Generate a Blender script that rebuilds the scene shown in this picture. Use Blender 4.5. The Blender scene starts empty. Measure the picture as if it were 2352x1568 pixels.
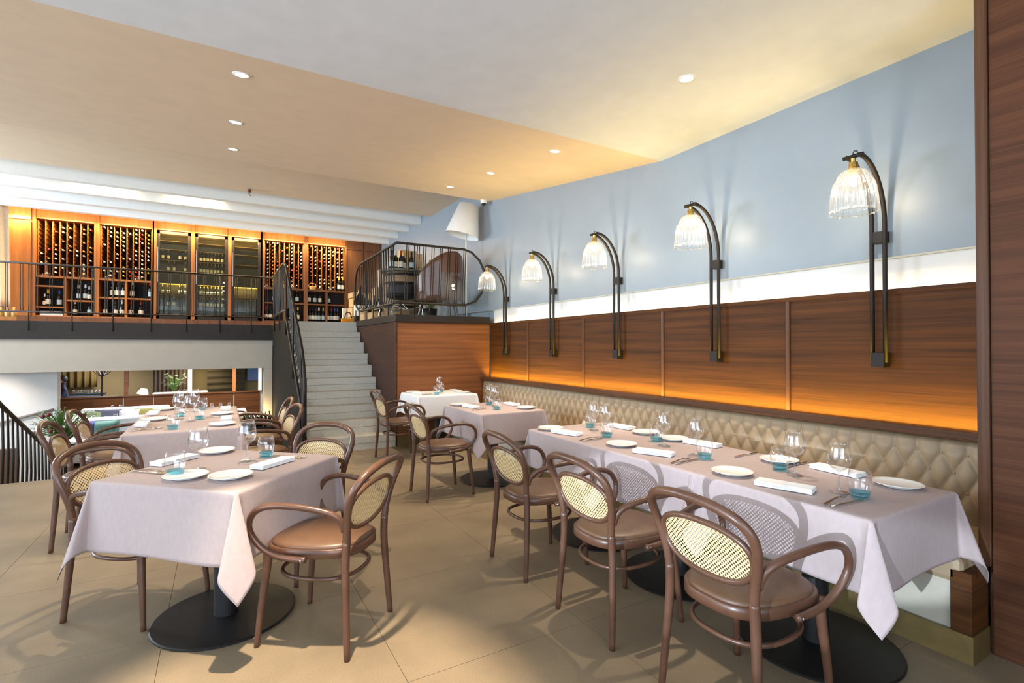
import bpy, math, random
from mathutils import Vector, Matrix
random.seed(7)
S = bpy.context.scene
COL = S.collection
PI = math.pi
R = math.radians

# ------------------------------------------------------------------ camera
cam = bpy.data.cameras.new('camera'); camo = bpy.data.objects.new('camera', cam); COL.objects.link(camo)
cam.sensor_width = 36.0; cam.sensor_fit = 'HORIZONTAL'
cam.lens = 36.0*1161.0/2352.0
cam.clip_start = .05; cam.clip_end = 100
camo.location = (0, 0, 1.4)
camo.rotation_euler = (R(90)+math.atan(11/1161), 0, R(-30))
S.camera = camo

# ------------------------------------------------------------------ view and world
S.view_settings.view_transform = 'Standard'
S.view_settings.look = 'None'
S.view_settings.gamma = 1.0
S.view_settings.use_curve_mapping = False
S.view_settings.exposure = 1.10
S.cycles.max_bounces = 8
S.cycles.diffuse_bounces = 5
S.cycles.glossy_bounces = 4
S.cycles.transmission_bounces = 6
S.cycles.transparent_max_bounces = 24
S.cycles.sample_clamp_indirect = 4.0
S.cycles.caustics_reflective = False
S.cycles.caustics_refractive = False
W = bpy.data.worlds.new('world'); S.world = W; W.use_nodes = True
bg = W.node_tree.nodes['Background']
bg.inputs[0].default_value = (.70, .82, 1.0, 1); bg.inputs[1].default_value = .8

def light(name, kind, loc, energy, color, rot=(0, 0, 0), **kw):
    d = bpy.data.lights.new(name, kind); d.energy = energy; d.color = color
    for k, v in kw.items(): setattr(d, k, v)
    o = bpy.data.objects.new(name, d); COL.objects.link(o); o.location = loc; o.rotation_euler = rot
    return o
DAY = (.71, .855, 1.0)
WARM = (1.0, .83, .62)
# daylight through the street windows behind and to the left of the camera
light('window_daylight', 'AREA', (-2.2, -3.2, 1.75), 122, DAY, (R(112), 0, 0), shape='RECTANGLE', size=7.0, size_y=2.6, spread=R(120))
light('window_daylight', 'AREA', (-7.0, 1.6, 1.8), 190, DAY, (R(108), 0, R(-90)), shape='RECTANGLE', size=6.4, size_y=2.3)
light('window_daylight', 'AREA', (-7.1, 10.6, 2.9), 370, DAY, (R(96), 0, R(-100)), shape='RECTANGLE', size=3.0, size_y=1.8)  # added fill at balcony level to brighten the beams; no window built
# low sun glancing in through the left windows on to the near end of the banquette tables
_s = Vector((-6.7, -1.25, 1.62)); _t = Vector((2.1, 1.70, .50))
sp = light('low_sun_beam', 'SPOT', _s, 1900, (.70, .84, 1.0), (_t-_s).to_track_quat('-Z', 'Y').to_euler(), spot_size=R(13), spot_blend=.25, shadow_soft_size=.02)
sp.scale = (1, .36, 1)
# recessed downlights (positions shared with the fittings built below)
SLOPE = (3.655-3.155)/(7.0-3.43)
def ceil_z(y): return 3.155 if y < 3.43 else 3.155+SLOPE*(y-3.43)
DL = [(.115, 3.80), (.115, 5.10), (.115, 6.30), (2.69, 3.86), (2.69, 5.15), (2.69, 6.34), (2.64, 2.283), (.2, 1.95)]
for x, y in DL:
    light('downlight_beam', 'SPOT', (x, y, ceil_z(y)-.04), 440 if y == 1.95 else 95, WARM, (0, 0, 0), spot_size=R(38 if y == 1.95 else 56), spot_blend=.6, shadow_soft_size=.03)

# ------------------------------------------------------------------ helpers
def lin(c):
    return tuple(((v/12.92) if v <= .04045 else ((v+.055)/1.055)**2.4) for v in (x/255 for x in c))
def newmat(name):
    m = bpy.data.materials.new(name); m.use_nodes = True
    nt = m.node_tree
    return m, nt, nt.nodes['Principled BSDF']
def N(nt, t, **kw):
    n = nt.nodes.new(t)
    for k, v in kw.items(): setattr(n, k, v)
    return n
def L(nt, a, b): nt.links.new(a, b)
def mat(name, c, rough=.5, metal=0., var=.06, scale=30., bump=0., bscale=None, spec=.5, stretch=(1, 1, 1), c2=None):
    """principled with a little procedural variation in colour and relief"""
    m, nt, p = newmat(name)
    c = lin(c)
    tc = N(nt, 'ShaderNodeTexCoord'); mp = N(nt, 'ShaderNodeMapping'); mp.inputs['Scale'].default_value = stretch
    L(nt, tc.outputs['Object'], mp.inputs['Vector'])
    nz = N(nt, 'ShaderNodeTexNoise'); nz.inputs['Scale'].default_value = scale; nz.inputs['Detail'].default_value = 5
    L(nt, mp.outputs[0], nz.inputs['Vector'])
    rp = N(nt, 'ShaderNodeValToRGB')
    d = lin(c2) if c2 else tuple(max(0, v*(1-var*2)) for v in c)
    e = c if c2 else tuple(min(1, v*(1+var*2)) for v in c)
    rp.color_ramp.elements[0].position = .3; rp.color_ramp.elements[0].color = (*d, 1)
    rp.color_ramp.elements[1].position = .7; rp.color_ramp.elements[1].color = (*e, 1)
    L(nt, nz.outputs['Fac'], rp.inputs['Fac']); L(nt, rp.outputs['Color'], p.inputs['Base Color'])
    p.inputs['Roughness'].default_value = rough; p.inputs['Metallic'].default_value = metal
    p.inputs['Specular IOR Level'].default_value = spec
    if bump:
        n2 = N(nt, 'ShaderNodeTexNoise'); n2.inputs['Scale'].default_value = bscale or scale*3; n2.inputs['Detail'].default_value = 3
        L(nt, mp.outputs[0], n2.inputs['Vector'])
        b = N(nt, 'ShaderNodeBump'); b.inputs['Strength'].default_value = bump; b.inputs['Distance'].default_value = .004
        L(nt, n2.outputs['Fac'], b.inputs['Height']); L(nt, b.outputs[0], p.inputs['Normal'])
    return m
def veneer(name, dark, light_, along='h', rough=.38, freq=9., offs=0.):
    """striped wood veneer, grain horizontal ('h') or vertical ('v') in world space"""
    m, nt, p = newmat(name)
    tc = N(nt, 'ShaderNodeTexCoord'); sx = N(nt, 'ShaderNodeSeparateXYZ'); L(nt, tc.outputs['Object'], sx.inputs[0])
    add = N(nt, 'ShaderNodeMath', operation='ADD'); L(nt, sx.outputs[0], add.inputs[0]); L(nt, sx.outputs[1], add.inputs[1])
    cb = N(nt, 'ShaderNodeCombineXYZ')
    if along == 'h': L(nt, add.outputs[0], cb.inputs[0]); L(nt, sx.outputs[2], cb.inputs[1])
    else: L(nt, sx.outputs[2], cb.inputs[0]); L(nt, add.outputs[0], cb.inputs[1])
    oi = N(nt, 'ShaderNodeObjectInfo'); ml = N(nt, 'ShaderNodeMath', operation='MULTIPLY'); ml.inputs[1].default_value = 7.3
    L(nt, oi.outputs['Random'], ml.inputs[0]); L(nt, ml.outputs[0], cb.inputs[2])
    mp = N(nt, 'ShaderNodeMapping'); mp.inputs['Scale'].default_value = (.42, freq, 1); mp.inputs['Location'].default_value = (offs, offs, 0)
    L(nt, cb.outputs[0], mp.inputs['Vector'])
    nz = N(nt, 'ShaderNodeTexNoise'); nz.inputs['Scale'].default_value = 1.8; nz.inputs['Detail'].default_value = 5; nz.inputs['Distortion'].default_value = .12
    L(nt, mp.outputs[0], nz.inputs['Vector'])
    mp2 = N(nt, 'ShaderNodeMapping'); mp2.inputs['Scale'].default_value = (1.0, freq*7, 1); L(nt, cb.outputs[0], mp2.inputs['Vector'])
    n2 = N(nt, 'ShaderNodeTexNoise'); n2.inputs['Scale'].default_value = 1.5; n2.inputs['Detail'].default_value = 4; L(nt, mp2.outputs[0], n2.inputs['Vector'])
    mx = N(nt, 'ShaderNodeMath', operation='MULTIPLY_ADD'); mx.inputs[1].default_value = .46; L(nt, n2.outputs['Fac'], mx.inputs[0])
    sc = N(nt, 'ShaderNodeMath', operation='MULTIPLY'); sc.inputs[1].default_value = .68; L(nt, nz.outputs['Fac'], sc.inputs[0]); L(nt, sc.outputs[0], mx.inputs[2])
    rp = N(nt, 'ShaderNodeValToRGB'); el = rp.color_ramp.elements
    el[0].position = .36; el[0].color = (*lin(dark), 1); el[1].position = .80; el[1].color = (*lin(light_), 1)
    mid = el.new(.56); mid.color = (*[(a*.55+b*.45) for a, b in zip(lin(dark), lin(light_))], 1)
    L(nt, mx.outputs[0], rp.inputs['Fac']); L(nt, rp.outputs['Color'], p.inputs['Base Color'])
    p.inputs['Roughness'].default_value = rough; p.inputs['Specular IOR Level'].default_value = .22
    bp = N(nt, 'ShaderNodeBump'); bp.inputs['Strength'].default_value = .12; bp.inputs['Distance'].default_value = .002
    L(nt, n2.outputs['Fac'], bp.inputs['Height']); L(nt, bp.outputs[0], p.inputs['Normal'])
    return m
def glassy(name, tint=(1, 1, 1), ior=1.45, rough=.02, strength=1.0, milky=0., base=.05):
    """thin-walled glass: see-through, mirror-like at the rims"""
    m = bpy.data.materials.new(name); m.use_nodes = True; nt = m.node_tree; nt.nodes.clear()
    out = N(nt, 'ShaderNodeOutputMaterial'); mx = N(nt, 'ShaderNodeMixShader')
    tr = N(nt, 'ShaderNodeBsdfTransparent'); tr.inputs[0].default_value = (*tint, 1)
    gl = N(nt, 'ShaderNodeBsdfGlossy'); gl.inputs['Roughness'].default_value = rough; gl.inputs['Color'].default_value = (.95, .97, 1, 1)
    fr = N(nt, 'ShaderNodeLayerWeight'); fr.inputs['Blend'].default_value = .5
    pw = N(nt, 'ShaderNodeMath', operation='POWER'); pw.inputs[1].default_value = 2.6; L(nt, fr.outputs['Facing'], pw.inputs[0])
    ma = N(nt, 'ShaderNodeMath', operation='MULTIPLY_ADD'); ma.inputs[1].default_value = .62*strength; ma.inputs[2].default_value = base
    L(nt, pw.outputs[0], ma.inputs[0])
    nz = N(nt, 'ShaderNodeTexNoise'); nz.inputs['Scale'].default_value = 60
    bp = N(nt, 'ShaderNodeBump'); bp.inputs['Strength'].default_value = .03; L(nt, nz.outputs['Fac'], bp.inputs['Height']); L(nt, bp.outputs[0], gl.inputs['Normal'])
    src = tr
    if milky:
        tl = N(nt, 'ShaderNodeBsdfTranslucent'); tl.inputs[0].default_value = (1, .98, .94, 1); m2 = N(nt, 'ShaderNodeMixShader'); m2.inputs[0].default_value = milky
        L(nt, tr.outputs[0], m2.inputs[1]); L(nt, tl.outputs[0], m2.inputs[2]); src = m2
    L(nt, ma.outputs[0], mx.inputs[0]); L(nt, src.outputs[0], mx.inputs[1]); L(nt, gl.outputs[0], mx.inputs[2]); L(nt, mx.outputs[0], out.inputs[0])
    return m
def glow(name, c, strength):
    m = bpy.data.materials.new(name); m.use_nodes = True; nt = m.node_tree; nt.nodes.clear()
    out = N(nt, 'ShaderNodeOutputMaterial'); e = N(nt, 'ShaderNodeEmission'); e.inputs[0].default_value = (*c, 1); e.inputs[1].default_value = strength
    L(nt, e.outputs[0], out.inputs[0]); return m

class MB:
    """collects shapes, then builds them as ONE mesh object"""
    def __init__(s): s.v = []; s.f = []
    def add(s, vs, fs):
        b = len(s.v); s.v += [tuple(p) for p in vs]; s.f += [tuple(i+b for i in q) for q in fs]; return s
    def box(s, x0, x1, y0, y1, z0, z1):
        vs = [(x0, y0, z0), (x1, y0, z0), (x1, y1, z0), (x0, y1, z0), (x0, y0, z1), (x1, y0, z1), (x1, y1, z1), (x0, y1, z1)]
        return s.add(vs, [(0, 3, 2, 1), (4, 5, 6, 7), (0, 1, 5, 4), (1, 2, 6, 5), (2, 3, 7, 6), (3, 0, 4, 7)])
    def prism(s, pts, axis, a, b):
        """polygon pts (2d) extruded along axis from a to b"""
        def P(u, v, w): return {'x': (w, u, v), 'y': (u, w, v), 'z': (u, v, w)}[axis]
        n = len(pts); vs = [P(u, v, a) for u, v in pts]+[P(u, v, b) for u, v in pts]
        return s.add(vs, [tuple(range(n))[::-1], tuple(range(n, 2*n))]+[(i, (i+1) % n, n+(i+1) % n, n+i) for i in range(n)])
    def tube(s, pts, r, n=8, closed=False, cap=True, sub=0, flat=1.0):
        pts = [Vector(p) for p in pts]
        rs = list(r) if isinstance(r, (list, tuple)) else [r]*len(pts)
        if sub:
            q, qr = [], []; m = len(pts)
            rng = range(m) if closed else range(m-1)
            for i in rng:
                p1, p2 = pts[i], pts[(i+1) % m]
                p0 = pts[i-1] if (closed or i > 0) else p1*2-p2
                p3 = pts[(i+2) % m] if (closed or i < m-2) else p2*2-p1
                for k in range(sub):
                    t = k/sub
                    q.append(.5*((2*p1)+(p2-p0)*t+(2*p0-5*p1+4*p2-p3)*t*t+(3*p1-p0-3*p2+p3)*t**3))
                    qr.append(rs[i]*(1-t)+rs[(i+1) % m]*t)
            if not closed: q.append(pts[-1]); qr.append(rs[-1])
            pts, rs = q, qr
        m = len(pts); T = []
        for i in range(m):
            a = pts[i-1] if (closed or i > 0) else pts[i]; b = pts[(i+1) % m] if (closed or i < m-1) else pts[i]
            T.append((b-a).normalized())
        ref = Vector((0, 0, 1)) if abs(T[0].z) < .9 else Vector((1, 0, 0))
        u = T[0].cross(ref).normalized(); vs = []
        for i in range(m):
            u = (u-T[i]*u.dot(T[i])); u = u.normalized() if u.length > 1e-6 else T[i].orthogonal().normalized()
            w = T[i].cross(u)
            for k in range(n):
                a = 2*PI*k/n; vs.append(pts[i]+u*math.cos(a)*rs[i]+w*math.sin(a)*rs[i]*flat)
        fs = []
        for i in range(m if closed else m-1):
            for k in range(n):
                j = (i+1) % m; fs.append((i*n+k, i*n+(k+1) % n, j*n+(k+1) % n, j*n+k))
        if not closed and cap: fs += [tuple(range(n))[::-1], tuple(range((m-1)*n, m*n))]
        return s.add(vs, fs)
    def lathe(s, prof, n=24, c=(0, 0, 0), rib=0., ribs=0, cap=False):
        vs = []; m = len(prof)
        for r, z in prof:
            for k in range(n):
                a = 2*PI*k/n; rr = r*(1+rib*math.cos(ribs*a)*(min(1, max(0, r*12-.5)) if rib else 0))
                vs.append((c[0]+rr*math.cos(a), c[1]+rr*math.sin(a), c[2]+z))
        fs = [(i*n+k, i*n+(k+1) % n, (i+1)*n+(k+1) % n, (i+1)*n+k) for i in range(m-1) for k in range(n)]
        if cap: fs += [tuple(range(n))[::-1], tuple(range((m-1)*n, m*n))]
        return s.add(vs, fs)
    def cyl(s, c, r, h, n=20, axis='z', r2=None):
        r2 = r if r2 is None else r2; vs = []
        for rr, t in ((r, 0), (r2, h)):
            for k in range(n):
                a = 2*PI*k/n; p, q = rr*math.cos(a), rr*math.sin(a)
                d = {'z': (p, q, t), 'y': (p, t, q), 'x': (t, p, q)}[axis]; vs.append((c[0]+d[0], c[1]+d[1], c[2]+d[2]))
        return s.add(vs, [tuple(range(n))[::-1], tuple(range(n, 2*n))]+[(k, (k+1) % n, n+(k+1) % n, n+k) for k in range(n)])
    def ball(s, c, r, n=12, m=8, sq=(1, 1, 1)):
        prof = [(math.sin(PI*i/m), -math.cos(PI*i/m)) for i in range(m+1)]; vs = []
        for a, z in prof:
            for k in range(n):
                t = 2*PI*k/n; vs.append((c[0]+r*sq[0]*a*math.cos(t), c[1]+r*sq[1]*a*math.sin(t), c[2]+r*sq[2]*z))
        return s.add(vs, [(i*n+k, i*n+(k+1) % n, (i+1)*n+(k+1) % n, (i+1)*n+k) for i in range(m) for k in range(n)])
    def grid(s, fn, nu, nv, skip=None):
        vs = [fn(i/nu, j/nv) for j in range(nv+1) for i in range(nu+1)]
        return s.add(vs, [(j*(nu+1)+i, j*(nu+1)+i+1, (j+1)*(nu+1)+i+1, (j+1)*(nu+1)+i) for j in range(nv) for i in range(nu)])
    def build(s, name, m, parent=None, smooth=False, bevel=0, kind=None, solid=0):
        me = bpy.data.meshes.new(name); me.from_pydata(s.v, [], s.f); me.update()
        if smooth: me.polygons.foreach_set('use_smooth', [True]*len(me.polygons))
        o = bpy.data.objects.new(name, me); COL.objects.link(o)
        if m: me.materials.append(m)
        if parent: o.parent = parent
        if bevel:
            b = o.modifiers.new('bevel', 'BEVEL'); b.width = bevel; b.segments = 2; b.limit_method = 'ANGLE'; b.angle_limit = R(40)
        if solid:
            b = o.modifiers.new('solid', 'SOLIDIFY'); b.thickness = solid; b.offset = -1
        if kind: o['kind'] = kind
        return o
def thing(name, label, cat, loc=(0, 0, 0), rz=0., group=None):
    o = bpy.data.objects.new(name, None); COL.objects.link(o); o.location = loc; o.rotation_euler = (0, 0, rz); o.empty_display_size = .1
    return tag(o, label, cat, group)
def tag(o, label, cat, group=None):
    o['label'] = label; o['category'] = cat
    if group: o['group'] = group
    return o
def copy_tree(o, parent=None):
    c = o.copy(); COL.objects.link(c)
    if parent: c.parent = parent
    for ch in list(o.children): copy_tree(ch, c)
    return c
def place(proto, used, loc, rz, label, group=None):
    """first call moves the prototype itself, later calls copy it with its parts"""
    o = copy_tree(proto) if used[0] else proto
    used[0] = True
    o.location = loc; o.rotation_euler = (0, 0, rz); o['label'] = label
    if group: o['group'] = group
    return o
def cpy(o, parent=None, loc=None):
    c = o.copy(); COL.objects.link(c)
    if parent: c.parent = parent
    if loc: c.location = loc
    return c

# ------------------------------------------------------------------ materials
plaster = mat('white plaster', (226, 227, 228), .75, var=.015, scale=6, bump=.05, bscale=120)
wallpaint = mat('pale grey wall paint', (144, 156, 166), .42, var=.015, scale=4, bump=.04, bscale=90)
slopepaint = mat('ceiling paint tinted with bounce light', (236, 214, 186), .7, var=.015, scale=5, bump=.04, bscale=100)  # warm bounce of the downlights is tinted into this paint
cream = mat('cream wall paint', (172, 164, 152), .7, var=.015, scale=5)
stone = mat('beige terrazzo floor tile', (150, 132, 106), .55, var=.10, scale=240, bump=.02, bscale=500, c2=(122, 106, 85))
grout = mat('floor joint', (84, 74, 60), .9)
stairstone = mat('grey stair stone', (202, 198, 186), .6, var=.05, scale=60, bump=.08, c2=(184, 180, 168))
wood_h = veneer('walnut veneer, horizontal grain', (50, 27, 8), (98, 57, 21), 'h', .6, 13.)
wood_hd = veneer('dark walnut veneer', (70, 39, 23), (108, 66, 40), 'h', .55, 13., 3.)
wood_l = veneer('walnut veneer lightened for spot light', (106, 63, 33), (152, 97, 58), 'h', .5, 13., 2.)  # lightened to carry spot light on the landing front
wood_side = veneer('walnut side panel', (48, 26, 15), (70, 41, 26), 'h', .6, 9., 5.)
wood_v = veneer('oak veneer, vertical grain', (140, 86, 42), (178, 118, 64), 'v', .4, 10.)
wood_vd = veneer('brown veneer, vertical grain', (92, 60, 40), (128, 88, 60), 'v', .45, 10.)
wood_trim = veneer('dark wood trim', (66, 40, 24), (104, 68, 42), 'h', .4, 26.)
wood_trimv = veneer('dark upright wood trim', (72, 44, 30), (108, 74, 50), 'v', .4, 26.)
bronze = mat('dark bronze metal', (38, 31, 26), .55, .4, var=.04)
black = mat('black steel', (30, 28, 28), .55, .3, var=.04)
baseblk = mat('black table base', (24, 21, 20), .5, .2, var=.05, bump=.05)
brassp = mat('aged brass plinth', (128, 108, 66), .5, .6, var=.08, scale=12)
brass = mat('brass', (196, 160, 84), .3, .9, var=.04)
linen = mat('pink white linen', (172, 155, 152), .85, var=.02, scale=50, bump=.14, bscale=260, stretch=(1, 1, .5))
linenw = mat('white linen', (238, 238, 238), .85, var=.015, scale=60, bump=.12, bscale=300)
china = mat('white china', (240, 240, 236), .18, var=.01)
steel = mat('polished cutlery steel', (190, 180, 168), .2, 1., var=.03)
bentwood = mat('brown stained beech', (98, 66, 49), .34, var=.10, scale=8, stretch=(1, 1, 1), c2=(78, 51, 37))
seatl = mat('brown seat leather', (98, 70, 50), .42, var=.04, scale=20, bump=.05, bscale=300)
canem = mat('woven cane', (226, 198, 146), .6, var=.08, scale=90, bump=.3, bscale=240)
leather = mat('cream leather', (160, 138, 108), .5, var=.03, scale=14, bump=.05, bscale=260)
leatherf = mat('cream leather, bench front', (186, 178, 160), .5, var=.03, scale=10)
glass = glassy('clear drinking glass')
stemglass = glassy('bright glass stem', (.93, .95, .96), strength=1.2, base=.20)
bluebase = glassy('blue glass base', (.42, .80, .90), strength=.6)
shadeglass = glassy('ribbed lamp glass', (.97, .97, .96), strength=1.5, milky=.05)
windowglass = glassy('clear pane', (.95, .98, .98), strength=.8)
fridgeglass = glassy('tinted cabinet glass', (.78, .78, .66), strength=.55)
white = mat('white lamp fabric', (232, 232, 228), .8, var=.01)
whitep = mat('white paint', (235, 235, 232), .4, var=.01)
bulbm = glow('warm filament bulb', (1, .82, .55), 22)
spotm = glow('downlight lens', (1, .92, .78), 30)
ledm = glow('warm led strip', (1, .78, .42), 6)
stainless = mat('chrome', (200, 205, 210), .15, 1.)
crate = mat('pale pine crate', (206, 170, 122), .6, var=.08, scale=10, stretch=(1, 1, 8))
barrelm = mat('barrel oak', (150, 124, 92), .6, var=.1, scale=12)
hidem = mat('brown hide upholstery', (98, 66, 48), .3, var=.06, scale=10)
leafm = mat('green leaf', (74, 110, 40), .5, var=.15, scale=20)
curtainm = mat('cream curtain cloth', (232, 214, 184), .85, var=.03, scale=30)
blackg = mat('dark green bottle glass', (16, 18, 16), .12, var=.05)
darkback = mat('slate grey back panel', (62, 56, 58), .7, var=.04)
rackdark = mat('dark rack interior', (26, 20, 20), .7, var=.05)

# ------------------------------------------------------------------ setting: floor
fl = MB().box(-8, 3.75, -3.6, 7.05, -.30, -.008).build('floor', grout, kind='structure')
g = .0011; tile = None
for i in range(-8, 5):
    for j in range(-3, 8):
        x0, x1 = -.231+.916*(i-1), -.231+.916*i; y0, y1 = 1.14+.912*(j-1), 1.14+.912*j
        if x0 > 3.6 or y0 > 7.0: continue
        if y1 > 7.05 or x1 > 3.7:
            MB().box(x0+g, min(x1, 3.74)-g, y0+g, min(y1, 7.05)-g, -.02, 0).build('tile', stone, fl)
        else:
            if tile is None: tile = MB().box(g, .916-g, g, .912-g, -.02, 0).build('tile', stone, fl); t = tile
            else: t = cpy(tile, fl)
            t.location = (x0, y0, 0)
lf = MB().box(-8, 3.7, 7.05, 22, -1.5, -1.2).build('floor.001', stone, kind='structure')
MB().box(-8, .96, 7.0, 7.05, -1.2, -.3).build('trim_1', cream, kind='structure')

matt = mat('matt black panel', (13, 12, 11), .85, spec=.15)
# mottled floor: large soft stains over the fine grain
nt = stone.node_tree; p = nt.nodes['Principled BSDF']; src = p.inputs['Base Color'].links[0].from_socket
tc = N(nt, 'ShaderNodeNewGeometry'); nz = N(nt, 'ShaderNodeTexNoise'); nz.inputs['Scale'].default_value = 2.6; nz.inputs['Detail'].default_value = 6; L(nt, tc.outputs['Position'], nz.inputs['Vector'])
rp = N(nt, 'ShaderNodeValToRGB'); rp.color_ramp.elements[0].position = .35; rp.color_ramp.elements[0].color = (.80, .79, .77, 1); rp.color_ramp.elements[1].position = .68; rp.color_ramp.elements[1].color = (1.06, 1.05, 1.03, 1); L(nt, nz.outputs['Fac'], rp.inputs['Fac'])
mm = N(nt, 'ShaderNodeMixRGB', blend_type='MULTIPLY'); mm.inputs[0].default_value = 1; L(nt, src, mm.inputs[1]); L(nt, rp.outputs['Color'], mm.inputs[2]); L(nt, mm.outputs[0], p.inputs['Base Color'])
# walls ------------------------------------------------------------
YL = 6.945; ZM = 1.83
wr = MB().box(3.61, 3.95, .95, 13.6, 1.955, 4.4).box(3.70, 3.95, .95, 13.6, -1.2, 1.955).build('wall_right', wallpaint, kind='structure')
MB().box(3.688, 3.70, .955, YL+.01, 1.60, 1.954).build('cove_panel', plaster, wr)
div = [.955, 2.20, 3.413, 4.614, 5.817, YL]
for a, b in zip(div[:-1], div[1:]):
    MB().box(3.612, 3.645, a+.016, b-.016, .93, 1.735).build('wood_panel', wood_h, wr, bevel=.002)
for y in div[1:-1]:
    MB().box(3.600, 3.64, y-.014, y+.014, .93, 1.735).build('panel_strip', wood_trimv, wr, bevel=.003)
MB().box(3.598, 3.648, .955, YL, 1.727, 1.756).build('top_rail', wood_h, wr, bevel=.002)
MB().box(3.45, 3.532, .955, YL, .898, .944).box(3.44, 3.6, .955, YL, .893, .903).build('bench_rail', wood_trim, wr, bevel=.004)
MB().box(3.652, 3.682, 1.0, YL-.03, 1.70, 1.712).build('led_strip', ledm, wr)
light('cove_light', 'AREA', (3.668, 3.95, 1.725), 3.6, (1, .74, .38), (R(180), 0, 0), shape='RECTANGLE', size=.025, size_y=5.9)
light('bench_cove_light', 'AREA', (3.556, 3.95, .914), 23, (1, .68, .07), (R(180), R(16), 0), shape='RECTANGLE', size=.02, size_y=5.9, spread=R(130))
wn = MB().box(3.062, 3.95, -3.6, .918, 0, 3.155).build('wall_near', wood_trimv, kind='structure')
for k in range(5):
    MB().box(3.047, 3.062, .905-1.22*(k+1)+.003, .905-1.22*k, .0, 3.152).build('wood_panel', wood_hd, wn, bevel=.0015)
MB().box(3.036, 3.095, .908, .953, .398, 3.152).build('edge_trim', wood_trimv, wn, bevel=.003)
MB().box(3.07, 3.7, .918, .953, .398, 3.152).build('end_board', wood_trimv, wn)
wf = MB().box(-8, -6.0, -3.9, -3.6, -.3, 3.155).box(-6, 3.95, -3.9, -3.6, -.3, .35).box(-6, 3.95, -3.9, -3.6, 3.0, 3.155).box(1.4, 3.95, -3.9, -3.6, .35, 3.0)
wf.build('wall_front', plaster, kind='structure')
wl = MB().box(-8.2, -7.3, -3.9, -1.9, -.3, 3.155).box(-8.2, -7.3, 4.9, 22, -1.2, 4.5).box(-8.2, -7.3, -1.9, 4.9, -.3, .55).box(-8.2, -7.3, -1.9, 4.9, 3.0, 3.7).build('wall_left', plaster, kind='structure')

# ceiling ----------------------------------------------------------
MB().box(-8, 3.95, -3.6, 3.43, 3.155, 3.4).build('ceiling', plaster, kind='structure')
MB().prism([(3.43, 3.155), (7.0, 3.655), (7.0, 3.97), (9.47, 3.97), (9.47, 4.25), (3.43, 4.25)], 'x', -8, 3.61).build('ceiling.001', slopepaint, kind='structure')
cu = MB().box(-8, 3.61, 9.47, 13.6, 4.25, 4.5).build('ceiling.002', plaster, kind='structure')
beampaint = mat('white beam paint', (240, 240, 236), .7, var=.01)
for y in (10.04, 10.80, 11.58, 12.33):
    MB().box(-8, 3.61, y, y+.13, 3.935, 4.25).build('beam', beampaint, cu, bevel=.004)
for x in (-4.6, -3.1, -1.7, -.4):
    light('ceiling_slot_light', 'SPOT', (x, 10.35, 4.22), 34, (1, .76, .42), (R(58), 0, 0), spot_size=R(100), spot_blend=.6, shadow_soft_size=.05)

# raised landing ---------------------------------------------------
ld = MB().box(2.145, 3.61, YL+.015, 13.0, -.6, 1.815).build('landing', wood_side, kind='structure')
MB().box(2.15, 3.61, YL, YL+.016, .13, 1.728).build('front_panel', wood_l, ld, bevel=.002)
MB().box(2.128, 2.152, YL-.008, YL+.03, .13, 1.745).build('corner_trim', wood_h, ld, bevel=.003)
MB().box(2.14, 3.61, YL-.008, YL+.02, 1.728, 1.748).build('top_strip', wood_h, ld, bevel=.002)
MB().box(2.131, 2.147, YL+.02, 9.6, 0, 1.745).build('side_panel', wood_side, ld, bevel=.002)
MB().box(2.16, 3.61, YL+.012, YL+.03, 0, .13).build('brass_plinth', brassp, ld)
MB().box(2.118, 3.61, YL-.018, YL+.02, 1.748, 1.85).box(2.118, 2.155, YL+.02, 9.55, 1.748, 1.85).build('edge_beam', bronze, ld, bevel=.003)
MB().box(2.15, 3.61, YL+.02, 13.0, 1.80, ZM).build('deck', stairstone, ld)

# staircase --------------------------------------------------------
st = MB().prism([(6.96, -.0), (9.3, 1.60), (9.6, 1.60), (9.6, -1.2), (6.96, -1.2)], 'x', 1.0, 2.13).build('staircase', stairstone, kind='structure')
for k in range(10):
    y0 = 6.945+.2595*k; z0 = .183*k
    MB().box(.985, 2.131, y0+.006, y0+.40, z0-.02, z0+.086).build('riser', stairstone, st, bevel=.002)
    MB().box(.985, 2.131, y0, y0+.40, z0+.0885, z0+.183).build('tread', stairstone, st, bevel=.003)
MB().box(.99, 2.131, 9.28, 13.0, 1.62, ZM-.001).build('upper_deck', stairstone, st)
MB().prism([(6.93, -.02), (6.93, .12), (9.30, 1.84), (11.8, 1.84), (11.8, -1.2), (6.93, -1.2)], 'x', .955, .985).build('stringer', matt, st)

# mezzanine --------------------------------------------------------
mz = MB().box(-8, .955, 11.83, 13.7, .945, 1.82).build('mezzanine', cream, kind='structure')
MB().box(-8, .957, 11.79, 11.83, 1.53, 1.842).build('edge_fascia', bronze, mz)
MB().box(-8, .957, 11.82, 13.7, 1.80, 1.84).build('deck', wood_hd, mz)
MB().box(-8, 3.61, 12.93, 13.6, 1.84, 1.975).build('cabinet_plinth', wood_vd, mz)
MB().box(.80, .965, 11.84, 12.1, -1.2, .945).build('column', cream, kind='structure')
wb = MB().box(-8, 3.61, 13.55, 13.75, 1.84, 4.4).build('wall_back', darkback, kind='structure')

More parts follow.
